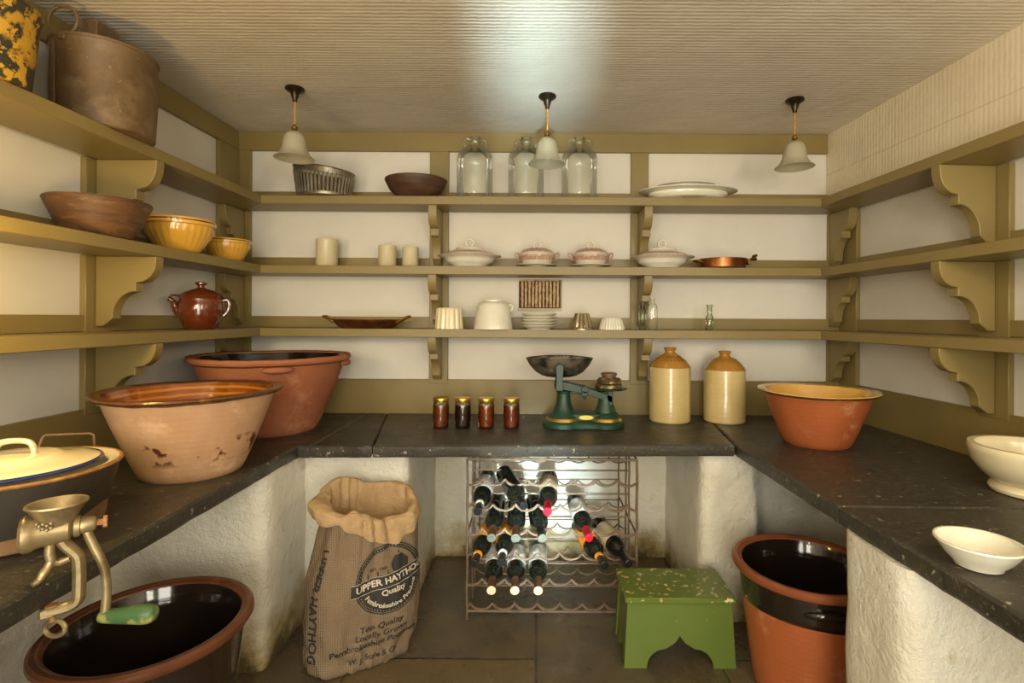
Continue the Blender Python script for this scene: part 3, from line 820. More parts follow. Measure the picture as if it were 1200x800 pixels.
# ---- left wall shelves
bowl_obj('wooden_bowl', 'wide mid-brown turned wooden bowl on the middle left shelf', 'bowl', (-1.378, 1.645, T2),
         [(.078, 0), (.086, .005), (.108, .045), (.132, .100), (.1375, .112), (.136, .117)], .008, WOOD)
def mixing(r, h, loc, label):
    t = thing('mixing_bowl', label, 'mixing bowl', loc, 0, 'yellow mixing bowls')
    def f(v, k, a):     # pressed lozenge pattern in the side
        if h * .12 < v.z < h * .78 and k < 14:
            w = math.sin(a * 14 + v.z / h * 5) * math.sin(a * 14 - v.z / h * 5)
            s = 1 + .026 * w
            return Vector((v.x * s, v.y * s, v.z))
        return v
    out = [(0, 0), (r * .52, 0), (r * .55, .004)]
    for i in range(1, 10):
        q = i / 10; out.append((r * (.55 + .37 * math.sin(q * PI / 2)), .004 + h * .80 * q))
    out += [(r * .925, h * .80), (r * .99, h * .815), (r, h * .86), (r * .995, h * .95), (r * .97, h), (r * .93, h * .97), (r * .90, h * .8), (r * .78, h * .4), (r * .5, h * .08), (0, h * .07)]
    bm = NB(); lathe(bm, out, 112, fn=f); obj('bowl_body', bm, GL_YELLOW, t)
    bm = NB(); lathe(bm, [(r * .998, h * .90), (r * 1.003, h * .92), (r * .998, h * .94)], 64); obj('rim_line', bm, GL_BROWN, t)
mixing(.124, .128, (-1.382, 2.02, T2), 'larger yellow-glazed mixing bowl with pressed pattern, between wooden bowl and small bowl')
mixing(.097, .098, (-1.378, 2.33, T2), 'smaller yellow-glazed mixing bowl, nearest the back corner')
t = thing('lidded_pot', 'glossy brown lidded pot with spout on the lowest left shelf', 'pot', (-1.377, 2.145, T3), .55)
R = .078
def lip(v, k, a):
    return v
bm = NB(); lathe(bm, [(0, 0), (.055, 0), (.060, .004), (.074, .040), (.081, .080), (.080, .108), (.075, .122), (.0755, .126), (.082, .134), (.084, .140), (.080, .142), (.072, .134), (.070, .12), (.076, .08), (.055, .01), (0, .008)], 56); obj('pot_body', bm, GL_BROWN, t)
bm = NB(); lathe(bm, [(.076, .139), (.070, .146), (.045, .160), (.018, .168), (.013, .172), (.014, .180), (.022, .186), (.022, .192), (.012, .195), (0, .195), (0, .150), (.06, .136)], 48); obj('lid', bm, GL_BROWN, t)
bm = NB(); tube(bm, spline([(-.066, 0, .060), (-.085, 0, .085), (-.092, 0, .106), (-.102, 0, .120), (-.110, 0, .124)], 5), [.024, .022, .019, .017, .016, .015, .014, .013, .013, .012, .012, .011, .011, .010, .010, .010, .010, .010, .010, .012, .013], 14); obj('spout', bm, GL_BROWN, t)
bm = NB(); prism(bm, [(-.070, -.03), (-.105, -.006), (-.105, .006), (-.070, .03)], lambda u, v, q: Vector((u, v, q)), .134, .141, .002); obj('pouring_lip', bm, GL_BROWN, t)
bm = NB(); tube(bm, spline([(.074, 0, .118), (.092, 0, .122), (.100, 0, .104), (.094, 0, .076), (.078, 0, .055)], 6), .0085, 10, flat=1.3); obj('handle', bm, GL_BROWN, t)

# ------------------------------------------------------------------ worktop
def pancheon(name, label, loc, r, h, rb, mo, mi, mr, lugs=(), irregular=.002, lip=.020, rimh=.024, line=None):
    t = thing(name, label, 'terracotta pan', loc)
    ph = random.uniform(0, 9)
    def f(v, k, a):
        s = 1 + irregular * (math.sin(3 * a + ph) + .6 * math.sin(7 * a + ph * 2 + v.z * 20)) / max(r, .1) * (v.z / h)
        return Vector((v.x * s, v.y * s, v.z + irregular * .8 * math.sin(2 * a + ph) * (v.z / h)))
    out = [(0, 0), (rb - .006, 0), (rb, .005)]
    n = 12
    for i in range(1, n): 
        q = i / n; out.append((rb + (r - lip - rb) * (q ** .92), .005 + (h - rimh - .007) * q))
    bm = NB(); lathe(bm, out + [(r - lip, h - rimh - .002), (r - lip - .004, h - rimh - .002), (rb - .004, .018), (0, .016)], 80, fn=f); obj('pan_body', bm, mo, t)
    bm = NB(); lathe(bm, [(r - lip - .002, h - rimh - .006), (r - .004, h - rimh * .85), (r, h - rimh * .5), (r - .003, h - .002), (r - .010, h), (r - lip - .006, h - .004), (r - lip - .010, h - rimh * .9)], 96,
                     fn=lambda v, k, a: f(v + Vector((0, 0, .0018 * noise.noise(Vector((math.cos(a) * 9, math.sin(a) * 9, ph + k * .3))))), k, a)); obj('rim', bm, mr, t)
    inn = [(r - lip - .009, h - .008)]
    for i in range(1, n):
        q = i / n; inn.append((r - lip - .010 - (r - lip - rb) * q, h - .01 - (h - .03) * q))
    bm = NB(); lathe(bm, inn + [(rb - .02, .021), (0, .020)], 80, fn=f); obj('glazed_inside', bm, mi, t)
    if line:
        bm = NB(); lathe(bm, [(r - .007, h - rimh * .95), (r - .003, h - rimh * .86), (r + .0008, h - rimh * .5), (r - .001, h - rimh * .3)], 96, fn=f); obj('rim_line', bm, line, t)
    for a, zz in lugs:
        bm = NB(); d = Vector((math.cos(a), math.sin(a), 0)); s = Vector((-d.y, d.x, 0)); rr = r - lip * .55
        tube(bm, [d * (rr + .010 * math.sin(PI * i / 8) - .004) + s * (.05 * (i / 4 - 1)) + Vector((0, 0, zz)) for i in range(9)], [.006, .010, .012, .013, .013, .013, .012, .010, .006], 10); obj('lug_handle', bm, mo, t)
    return t
TCW = [.15]
pancheon('pancheon', 'pale terracotta pan with dark drips and amber-glazed inside, front of the two on the left', (-1.070, 1.632, ZT), .256, .259, .139, TC_PALE, GL_AMBER, RIM_BROWN, lip=.026, irregular=.003, rimh=.015)
pancheon('pancheon', 'deeper reddish terracotta pan with black-glazed inside, behind the pale one in the left corner', (-1.128, 2.240, ZT), .318, .322, .180, TC_RED, GL_BLACK, TC_RED, lugs=((-1.05, .280), (.12, .286)), lip=.026, rimh=.026)
pancheon('pancheon', 'orange terracotta pan with cream-glazed inside, on the right-hand worktop', (1.107, 2.045, ZT), .218, .212, .120, TC_ORANGE, GL_CREAM, GL_CREAM, lip=.026, rimh=.014, line=RIM_BROWN)

# enamel pan and its lid
t = thing('enamel_pan', 'big blackened enamel pan with cream inside at the near left', 'pan', (-1.140, 1.155, ZT))
bm = NB(); lathe(bm, [(0, 0), (.135, 0, 1), (.145, .006, 1), (.152, .040, 0), (.172, .130, 0), (.176, .146, 0), (.170, .146, 0), (.140, .012, 0), (0, .010, 0)], 72,
                 fn=lambda v, k, a: v + Vector((0, 0, .012 * math.sin(a * 2 + 1.0) + .006 * math.sin(5 * a))) if k == 3 else v)
obj('pan_body', bm, [ENBLACK, ENTAN], t)
bm = NB(); lathe(bm, [(.170, .142), (.178, .143), (.181, .147), (.178, .151), (.171, .149)], 72); obj('rim', bm, RUSTRIM, t)
bm = NB(); lathe(bm, [(.1725, .1505), (.166, .1495), (.156, .146), (.150, .138), (.146, .05), (.13, .014), (0, .012)], 72); obj('enamel_lining', bm, ENAMEL, t)
bm = NB(); tube(bm, [(-.100, .142, .130), (-.102, .150, .155), (-.098, .156, .178), (-.092, .158, .183), (.002, .180, .183), (.009, .181, .178), (.012, .180, .155), (.012, .174, .13)], .0032, 8); obj('wire_handle', bm, RUST, t)
lidz = Vector((-.012, -.003, .1515))
bm = NB(); lathe(bm, [(.148, .0), (.152, .002), (.146, .006), (.120, .012), (.085, .018), (.080, .022), (.070, .025), (0, .028), (0, .024), (.08, .016), (.14, .003)], 80); t = obj('lid', bm, ENAMEL, t, loc=lidz); t['label'] = 'cream lid with a blue rim'
bm = NB(); lathe(bm, [(.1475, .0005), (.1535, -.001), (.1555, .0015), (.1535, .0045), (.1480, .0060)], 80); obj('blue_rim', bm, BLUE, t)
bm = NB(); tube(bm, spline([(-.034, -.012, .026), (-.033, -.011, .040), (-.024, -.008, .052), (0, 0, .056), (.024, .008, .052), (.033, .011, .040), (.034, .012, .026)], 5), .0062, 10, flat=2.0)
obj('strap_handle', bm, ENAMEL, t)

# meat grinder clamped on the worktop edge
t = thing('meat_grinder', 'old metal hand-cranked meat grinder with a green handle, clamped to the left worktop edge', 'meat grinder', (-.894, .953, ZT), .6)
RY = Matrix.Rotation(PI / 2, 4, 'Y'); BZ_ = .090
bm = NB(); lathe(bm, [(0, -.033), (.029, -.033), (.033, -.028), (.033, -.020), (.030, -.014), (.027, -.008), (.025, .02), (.023, .034), (.016, .039), (0, .039)], 40, loc=(.0, 0, BZ_), rot=RY)
lathe(bm, [(.012, .037), (.020, .041), (.019, .049), (.012, .051)], 24, loc=(0, 0, BZ_), rot=RY); obj('barrel', bm, CASTMETAL, t)
bm = NB(); lathe(bm, [(.022, .092), (.027, .106), (.032, .118), (.042, .134), (.046, .138), (.045, .141), (.041, .140), (.028, .122), (.022, .11), (.018, .092)], 48, 1, .9, loc=(.016, 0, .0)); obj('hopper', bm, CASTMETAL, t)
bm = NB()
for k in range(12):
    a = -PI / 2 - .5 + (k % 6 - 2.5) * .20
    bmesh.ops.create_icosphere(bm, subdivisions=1, radius=.0036, matrix=Matrix.Translation((.012 + .0285 * math.cos(a), .0275 * math.sin(a), .108 - .008 * (k // 6) + .003 * (k % 2))))
obj('cast_ornament', bm, CASTMETAL, t)
bm = NB(); tube(bm, spline([(.008, 0, .076), (.006, -.002, .050), (.008, -.003, .034), (.000, -.010, .018), (-.006, -.016, .008), (-.014, -.022, .005)], 5), [.010, .009, .009, .008, .008, .008, .008, .008, .008, .008, .007, .007, .007, .007, .008, .008, .008, .007, .007, .007, .006, .006, .006, .005, .005, .005], 10)
tube(bm, spline([(.008, -.003, .034), (.018, 0, .028), (.034, 0, .032)], 4), .006, 8); obj('foot', bm, CASTMETAL, t)
bm = NB(); tube(bm, spline([(.020, 0, .076), (.027, 0, .060), (.044, 0, .036), (.047, 0, .012), (.047, 0, -.030), (.045, 0, -.048), (.036, 0, -.056), (.022, 0, -.058), (.004, 0, -.058)], 5), .0105, 10, flat=1.15)
box(bm, -.008, .014, -.010, .010, -.068, -.050, .003); obj('clamp_frame', bm, CASTMETAL, t)
bm = NB(); tube(bm, [(.010, 0, -.078), (.010, 0, -.046)], .0048, 10); lathe(bm, [(0, 0), (.010, 0), (.010, .003), (0, .004)], 20, loc=(.009, 0, -.0495)); sc = obj('clamp_screw', bm, RUSTRIM, t)
bm = NB(); tube(bm, [Vector((p.x * .825, -p.x * .565, p.z)) + Vector((.014, 0, -.092)) for p in ring_pts((0, 0, 0), .0185, 'y', 28, ry=.0145)], .0042, 8, closed=True); obj('ring_grip', bm, CASTMETAL, sc)
bm = NB(); tube(bm, spline([(.056, 0, .092), (.060, -.002, .072), (.070, -.004, .044), (.080, -.006, .018), (.086, -.006, -.008), (.088, -.006, -.050), (.085, -.006, -.088)], 5), .0078, 10)
lathe(bm, [(0, -.016), (.014, -.016), (.016, -.006), (.014, .010), (.010, .014), (0, .014)], 20, loc=(.058, 0, BZ_), rot=RY); cr = obj('crank', bm, CASTMETAL, t)
bm = NB(); lathe(bm, [(0, 0), (.006, 0), (.006, .012), (.012, .012), (.012, .018), (0, .018)], 6, loc=(.070, 0, BZ_), rot=RY); obj('wing_nut', bm, RUSTRIM, cr)
bm = NB(); tube(bm, spline([(.080, -.002, -.090), (.100, -.016, -.089), (.125, -.033, -.087), (.150, -.050, -.085), (.166, -.061, -.084)], 5), [.011, .0115, .012, .0125, .013, .0135, .014, .0145, .015, .0155, .016, .0165, .017, .0175, .018, .018, .0175, .0165, .015, .013, .009], 16); obj('crank_handle', bm, HANDLEGREEN, cr)

# jam jars
jp = [(517.5, 'leftmost jam jar on the slate, reddish-brown contents and gold lid'), (543, 'second jam jar from the left, nearly black contents'),
      (570.5, 'third jam jar from the left, orange-red contents'), (600, 'rightmost jam jar, nearest the green scales')]
for k, (px, lb) in enumerate(jp):
    Y = 2.305
    t = thing('jam_jar', lb, 'jam jar', (wx(px, Y), Y, ZT), 0, 'row of jam jars')
    bm = NB(); lathe(bm, [(0, .003), (.030, .003), (.0335, .008), (.0335, .092), (.031, .100), (0, .100)], 40); obj('jam', bm, JAMS[k], t)
    bm = NB(); lathe(bm, [(0, 0), (.032, 0), (.036, .005), (.0365, .012), (.036, .016), (.036, .090), (.0365, .096), (.034, .106), (.031, .112), (.031, .120)], 40); obj('jar_glass', bm, GLASSJAR, t, sharp=80)
    bm = NB(); lathe(bm, [(.030, .114), (.0345, .114), (.0355, .118), (.0355, .128), (.034, .131), (.030, .130), (0, .1295), (0, .12), (.03, .12)], 48); obj('lid', bm, GOLD, t)

# scales
Y = 2.33
t = thing('kitchen_scales', 'green cast-iron kitchen scales with a stained metal pan', 'scales', (wx(684, Y), Y, ZT))
k_ = Y / F
def sp(px, py): return ((px - 684) * k_, (CY - py) * k_ + EZ - ZT)   # picture measurement -> local x,z
def lobe(x, r): return [(x + r * math.cos(a), r * .9 * math.sin(a)) for a in [2 * PI * i / 40 for i in range(40)]]
bm = NB()
# base outline : two round lobes joined by a waisted web
xa, xb = sp(661, 0)[0], sp(710, 0)[0]
def outline(off):
    pts = []
    for i in range(25):
        a = PI * .30 + (2 * PI - .6 * PI) * i / 24; pts.append((xa + (.100 + off) * .92 * math.cos(a), (.088 + off) * math.sin(a)))
    for i in range(25):
        a = -PI * .70 + (1.4 * PI) * i / 24; pts.append((xb + (.092 + off) * .92 * math.cos(a), (.088 + off) * math.sin(a)))
    return pts
lay = [(-.006, 0), (0, .004), (0, .022), (-.008, .030), (-.014, .034)]
rings = [[bm.verts.new((p[0], p[1], z)) for p in outline(o)] for o, z in lay]
quad_strip(bm, rings); bm.faces.new(rings[-1]); bm.faces.new(rings[0][::-1]); obj('base', bm, SCALEGREEN, t)
for xx, R in ((xa, .070), (xb, .068)):
    bm = NB(); lathe(bm, [(R + .012, .030), (R + .008, .036), (R - .002, .052), (R - .022, .068), (.042, .085), (.034, .105), (.030, .135), (.029, .150), (.032, .154), (.032, .160), (.020, .164), (0, .165)], 48, loc=(xx, 0, 0)); c = obj('column', bm, SCALEGREEN, t)
    bm = NB(); lathe(bm, [(R + .0095, .0338), (R + .0085, .0365), (R + .0035, .0455), (R + .001, .0430), (R + .006, .0338)], 56, loc=(xx, 0, 0)); obj('gold_band', bm, GOLD, c)
bm = NB(); box(bm, xa, xb, -.046, .046, .030, .066, .006); wb = obj('web', bm, SCALEGREEN, t)
bm = NB(); prism(bm, [(.032 * math.cos(a) * (1 if abs(math.sin(a)) < .8 else .5), .010 * math.sin(a)) for a in [2 * PI * i / 16 for i in range(16)]], lambda u, v, q: Vector(((xa + xb) / 2 + .004 + u, -.0462 - q, .049 + v)), 0, .0012); obj('gold_emblem', bm, GOLD, wb)
bm = NB()
b0, b1 = sp(655, 449), sp(714, 466)
prism(bm, [(b0[0] - .018, b0[1] + .012), (b0[0] + .02, b0[1] + .012), ((b0[0] + b1[0]) / 2, (b0[1] + b1[1]) / 2 + .022), (b1[0] + .012, b1[1] + .014), (b1[0] + .012, b1[1] - .016), ((b0[0] + b1[0]) / 2, (b0[1] + b1[1]) / 2 - .010), (b0[0] - .018, b0[1] - .018)],
      lambda u, v, q: Vector((u, q, v)), -.030, -.020, .002)
prism(bm, [(b0[0] - .018, b0[1] + .012), (b0[0] + .02, b0[1] + .012), ((b0[0] + b1[0]) / 2, (b0[1] + b1[1]) / 2 + .022), (b1[0] + .012, b1[1] + .014), (b1[0] + .012, b1[1] - .016), ((b0[0] + b1[0]) / 2, (b0[1] + b1[1]) / 2 - .010), (b0[0] - .018, b0[1] - .018)],
      lambda u, v, q: Vector((u, q, v)), .020, .030, .002)
obj('beam', bm, SCALEGREEN, t)
bm = NB(); px_, pz_ = sp(685, 455)
lathe(bm, [(0, -.036), (.014, -.036), (.016, -.030), (.016, .030), (.014, .036), (0, .036)], 24, loc=(px_, 0, pz_), rot=Matrix.Rotation(PI / 2, 4, 'X'))
box(bm, px_ - .013, px_ + .013, -.036, -.026, pz_ - .030, pz_ - .006, .002); bmesh.ops.create_icosphere(bm, subdivisions=2, radius=.007, matrix=Matrix.Translation((px_, -.03, pz_ - .036)))
tube(bm, [(b0[0], 0, pz_ - .022), (px_ + .02, 0, pz_ - .024)], .003, 6); obj('pivot', bm, SCALEGREEN, t)
bm = NB(); prism(bm, [(b0[0] - .016, b0[1] - .02), (b0[0] + .016, b0[1] - .02), (b0[0] + .014, b0[1] + .035), (b0[0] + .018, b0[1] + .085), (b0[0], b0[1] + .098), (b0[0] - .018, b0[1] + .085), (b0[0] - .014, b0[1] + .035)], lambda u, v, q: Vector((u, q, v)), -.102, -.094, .002)
box(bm, b0[0] - .016, b0[0] + .016, -.10, .04, b0[1] - .022, b0[1] + .008, .003)
box(bm, b0[0] - .014, b0[0] + .014, -.03, .03, b0[1], b0[1] + .040, .003); obj('pan_support', bm, SCALEGREEN, t)
# boat-shaped pan
pc = sp(656, 441)
def boat(v, k, a):
    s = 1 + .10 * abs(math.cos(a)) ** 3
    return Vector((v.x * s, v.y * .62, v.z + .007 * abs(math.sin(a)) ** 2 * (v.z / .085)))
bm = NB(); lathe(bm, shell([(.050, 0), (.070, .006), (.096, .022), (.118, .048), (.128, .064), (.133, .076), (.137, .082), (.135, .085)], .003), 72, fn=boat, loc=(pc[0], 0, pc[1])); obj('scale_pan', bm, STEEL, t)
wp = sp(714, 456)
bm = NB(); lathe(bm, [(0, 0), (.070, 0), (.080, .003), (.082, .007), (.080, .008), (.068, .0075), (0, .0075)], 40, 1, .8, loc=(wp[0], 0, wp[1])); obj('weight_plate', bm, SCALEGREEN, t)
bm = NB(); box(bm, b1[0] - .014, b1[0] + .014, -.03, .03, b1[1] - .03, wp[1] + .001, .003); obj('plate_support', bm, SCALEGREEN, t)
GWT = 'round iron scale weights'
wl = Vector((wx(684, Y) + wp[0] - .002, Y, ZT + wp[1] + .008)); hz = 0
bm = NB(); lathe(bm, [(0, 0), (.055, 0), (.060, .004), (.060, .016), (.056, .020), (0, .020)], 40); tag(obj('scale_weight', bm, WEIGHT, loc=wl), 'largest round iron weight, at the bottom of the little pile on the scales', 'weight', GWT)
bm = NB(); lathe(bm, [(0, 0), (.046, 0), (.054, .004), (.056, .014), (.048, .024), (.034, .028), (0, .028)], 40); tag(obj('scale_weight', bm, WEIGHT, loc=wl + Vector((.003, 0, .0202))), 'middle round iron weight in the little pile on the scales', 'weight', GWT)
bm = NB(); lathe(bm, [(0, 0), (.030, 0), (.030, .006), (.036, .010), (.036, .017), (.032, .020), (.02, .018), (0, .018)], 40); tag(obj('scale_weight', bm, RUST, loc=wl + Vector((.002, 0, .0484))), 'smallest dark round weight, on top of the little pile on the scales', 'weight', GWT)

# stoneware flagons
def flagon(px, h, r, label, stamp):
    Y = 2.475
    t = thing('stoneware_flagon', label, 'flagon', (wx(px, Y), Y, ZT), 0, 'two-tone stoneware flagons')
    z = h * .735
    bm = NB(); lathe(bm, [(0, .004), (r - .006, 0), (r, .006), (r, z - .012), (r - .0005, z), (r - .012, z), (r - .012, .01), (0, .01)], 64); obj('flagon_body', bm, GL_STONE, t)
    bm = NB(); lathe(bm, [(r - .0012, z - .001), (r + .0005, z + .002), (r - .006, z + .012), (r * .78, z + .032), (r * .52, z + .052), (r * .30, h - .030), (r * .24, h - .022), (r * .24, h - .016), (r * .30, h - .008), (r * .31, h - .002), (r * .27, h), (r * .16, h), (r * .14, h - .03), (0, h - .03)], 64); s = obj('honey_shoulder', bm, GL_HONEY, t)
    if stamp:
        bm = NB()
        for row in range(2):
            for k in range(7):
                a = -PI / 2 + (k - 3) * (.16 + .04 * row) + .02
                f = .34 + row * .26
                rr, zz = r * (.80 - .28 * (1 - f)) + .004, z + .042 + .020 * (1 - f) - .004 - row * .004
                rr = r * (.66 + .16 * row) ; zz = z + .0535 - .0135 * row
                d = Vector((math.cos(a), math.sin(a), 0))
                tube(bm, [d * rr + Vector((0, 0, zz)), d * (rr + .0075) + Vector((0, 0, zz - .0058))], .0016, 5)
        obj('stamped_marks', bm, INK, s)
flagon(785.5, .349, .0955, 'left two-tone stoneware flagon, honey top with dark stamped marks', True)
flagon(849.5, .334, .0955, 'right two-tone stoneware flagon, plain honey top, beside the orange pan', False)

# white footed bowl and small dish on the right
t = bowl_obj('footed_bowl', 'thick cream bowl on a foot ring against the right wall', 'bowl', (1.408, 1.462, ZT),
             [(.092, 0), (.100, .003), (.103, .012), (.098, .022), (.090, .026), (.118, .048), (.142, .082), (.150, .112), (.152, .124), (.149, .132)], .016, CREAMWARE)
t = bowl_obj('small_dish', 'small shallow white dish on the nearest right-hand slate', 'dish', (.880, 1.030, ZT),
             [(.036, 0), (.040, .003), (.041, .007), (.056, .022), (.068, .040), (.0735, .048), (.0725, .051)], .004, CHINA)
# ------------------------------------------------------------------ floor crocks
def crock(name, label, loc, r, h, rb, glaze_z, lug=None, wav=0.0, rim=None):
    t = thing(name, label, 'crock', loc)
    ph = loc[0] * 7
    def f(v, k, a): return v
    g0 = h - glaze_z
    rg = rb + (r - .022 - rb) * (g0 / (h - .03)) ** .9
    low = [(0, 0), (rb - .006, 0), (rb, .006)]
    for i in range(1, 8):
        q = i / 8 * g0 / (h - .03); low.append((rb + (r - .022 - rb) * q ** .9, max(.007, (h - .03) * q)))
    low.append((rg, g0))
    bm = NB(); lathe(bm, low + [(rg - .015, g0), (rb - .014, .015), (0, .015)], 88); obj('crock_body', bm, TC_ORANGE, t)
    up = [(rg - .001, g0 - .004), (rg + .0022, g0)]
    for i in range(1, 6):
        z = g0 + (h - .028 - g0) * i / 5; q = z / (h - .03); up.append((rb + (r - .022 - rb) * min(q, 1) ** .9 + .002, z))
    def drip(v, k, a):
        if k <= 1: return v + Vector((0, 0, wav * (math.sin(a * 2 + ph) + .4 * math.sin(a * 5 + ph))))
        return v
    bm = NB(); lathe(bm, up + [(r - .03, h - .03), (rg - .012, g0 + .001)], 88, fn=drip); gb = obj('glaze_band', bm, GL_BLACK, t)
    bm = NB(); lathe(bm, [(r - .022, h - .032), (r - .006, h - .026), (r, h - .016), (r - .001, h - .006), (r - .008, h), (r - .018, h - .001), (r - .022, h - .005), (r - .030, h - .006), (r - .034, h - .014)], 96); obj('rim', bm, rim or RIM_TC, t)
    inn = [(r - .033, h - .010)]
    for i in range(1, 10):
        q = 1 - i / 10; inn.append((rb - .012 + (r - .034 - rb) * q ** .9, .022 + (h - .035) * q))
    bm = NB(); lathe(bm, inn + [(rb - .02, .019), (0, .018)], 88); obj('glazed_inside', bm, GL_BLACK, t)
    if lug is not None:
        d = Vector((math.cos(lug), math.sin(lug), 0)); s = Vector((-d.y, d.x, 0)); rr = r - .030; z = h - .065
        bm = NB(); tube(bm, [d * (rr + .016 * math.sin(PI * i / 10) - .006) + s * (.062 * (i / 5 - 1)) + Vector((0, 0, z - .012 * (i / 5 - 1) ** 2)) for i in range(11)], [.006, .010, .012, .013, .013, .013, .013, .013, .012, .010, .006], 12); obj('lug_handle', bm, GL_BLACK, gb)
    return t
RIM_DARK = m_terracotta('dark_brown_rim', (104, 62, 38), (84, 50, 32), (140, 84, 50), rough=.25, bump=.2)
RIM_TC = m_terracotta('brown_terracotta_rim', (142, 82, 48), (122, 66, 40), (164, 106, 68), rough=.3, bump=.3)
crock('glazed_crock', 'tall orange crock glazed black at the top, beside the green stool', (.880, 1.685, 0), .224, .412, .152, .118, lug=-1.75, wav=.006)
crock('glazed_crock', 'wide black-glazed crock on the floor under the meat grinder', (-.968, 1.318, 0), .231, .425, .158, .24, wav=.01, rim=RIM_DARK)

# ------------------------------------------------------------------ green stool
def S(v): return v
sx0, sx1, sy0, sy1, sz = .313, .692, 1.772, 1.985, .243
t = thing('step_stool', 'small green painted step stool with chipped top and arched front', 'stool', ((sx0 + sx1) / 2, (sy0 + sy1) / 2, 0))
cx, cy = (sx0 + sx1) / 2, (sy0 + sy1) / 2
hw, hd = (sx1 - sx0) / 2, (sy1 - sy0) / 2
bm = NB(); box(bm, -hw, hw, -hd, hd, sz - .019, sz, .002); obj('seat_board', bm, GREENTOP, t)
tw, bw = hw - .010, hw + .002       # half width of the boards at top and foot
zt = sz - .0195
def foot_x(z): return bw + (tw - bw) * z / zt
arch = [(-bw, 0), (-bw + .078, 0)]
ax, az = bw - .078, .108
for i in range(1, 9):     # ogee arch: quarter round then upswept point
    a = PI / 2 * i / 8; arch.append((-ax + .062 * (1 - math.cos(a)), .062 * math.sin(a) + .002))
arch += [(-.030, .076), (-.016, .086), (-.006, .099), (0, az)]
arch = arch + [(-u, v) for u, v in arch[::-1][1:]]
pol = arch + [(tw, zt), (-tw, zt)]
for s, nm in ((-1, 'front_board'), (1, 'back_board')):
    def fb(u, v, q, s=s):
        spl = .010 * (1 - v / zt)
        return Vector((u, s * (hd - .014 + spl) + s * q, v))
    bm = NB(); prism(bm, pol, fb, -.016, 0, .0012); obj(nm, bm, GREEN, t)
for s in (-1, 1):
    e2 = hd - .031
    pl = [(-e2, .0), (-e2 + .035, 0), (-e2 + .05, .045), (0, .085), (e2 - .05, .045), (e2 - .035, 0), (e2, 0), (e2, zt), (-e2, zt)]
    bm = NB(); prism(bm, pl, lambda u, v, q, s=s: Vector((s * (foot_x(v) - .004 + q), u, v)), -.016, 0, .0012); obj('side_board', bm, GREEN, t)

# ------------------------------------------------------------------ wine rack
RX0, RX1, RYF = wx(549, 2.06), wx(747.5, 2.06), 2.06
t = thing('wine_rack', 'rusty wire wine rack standing under the back worktop', 'wine rack', ((RX0 + RX1) / 2, RYF, 0))
ox = (RX0 + RX1) / 2
HW = (RX1 - RX0) / 2
ZTOP = .634
rowz = [.530, .431, .334, .239, .136, .040]       # lowest point of each scalloped wire
PIT = .0885
planes = [0, .15, .225, .42]
for yy in planes:
    for s in (-1, 1):
        bm = NB(); xs = s * (HW - (0 if yy == 0 else .004))
        pts = [(xs + .0012 * math.sin(i * 1.7), yy, ZTOP * i / 14) for i in range(15)]
        tube(bm, pts, .0054 if yy == 0 else .0042, 7)
        for z in rowz:
            if yy in (0, .225): bmesh.ops.create_icosphere(bm, subdivisions=1, radius=.0068, matrix=Matrix.Translation((xs, yy, z + .028)))
        obj('post', bm, RUSTWIRE, t)
def scallop(phase, z, yy, r=.0034, x0=-HW, x1=HW, skip=None):
    pts = []
    n = int((x1 - x0) / .0045)
    for i in range(n + 1):
        x = x0 + (x1 - x0) * i / n
        u = ((x + ox - phase) / PIT) % 1.0        # 0,1 cusp, .5 bottom
        d = 2 * u - 1
        pts.append((x, yy, z + .036 * (1 - math.sqrt(max(0, 1 - d * d * .94)))  ))
    bm = NB(); tube(bm, pts, r, 6); obj('scallop_wire', bm, RUSTWIRE, t)
PH1, PH2 = -.115, -.162
for k, z in enumerate(rowz):
    scallop(PH1 if k % 2 == 0 else PH2, z, 0, .0052)
    scallop(PH1 if k % 2 == 0 else PH2, z + .030, .225, .0036)
scallop(PH2, ZTOP, .225, .003)
for yy, zz, r in [(0, ZTOP, .0056), (0, .034, .0056)] + [(.15, z + .018, .0040) for z in rowz] + [(.42, z - .004, .003) for z in rowz] + [(.42, ZTOP, .003), (.225, .028, .003)]:
    bm = NB(); tube(bm, [(-HW, yy, zz), (0, yy, zz - .001), (HW, yy, zz)], r, 7); obj('cross_bar', bm, RUSTWIRE, t)
for s in (-1, 1):
    for zz in (ZTOP, .34, .034):
        bm = NB(); tube(bm, [(s * HW, 0, zz), (s * HW, .42, zz)], .0036, 7); obj('side_bar', bm, RUSTWIRE, t)

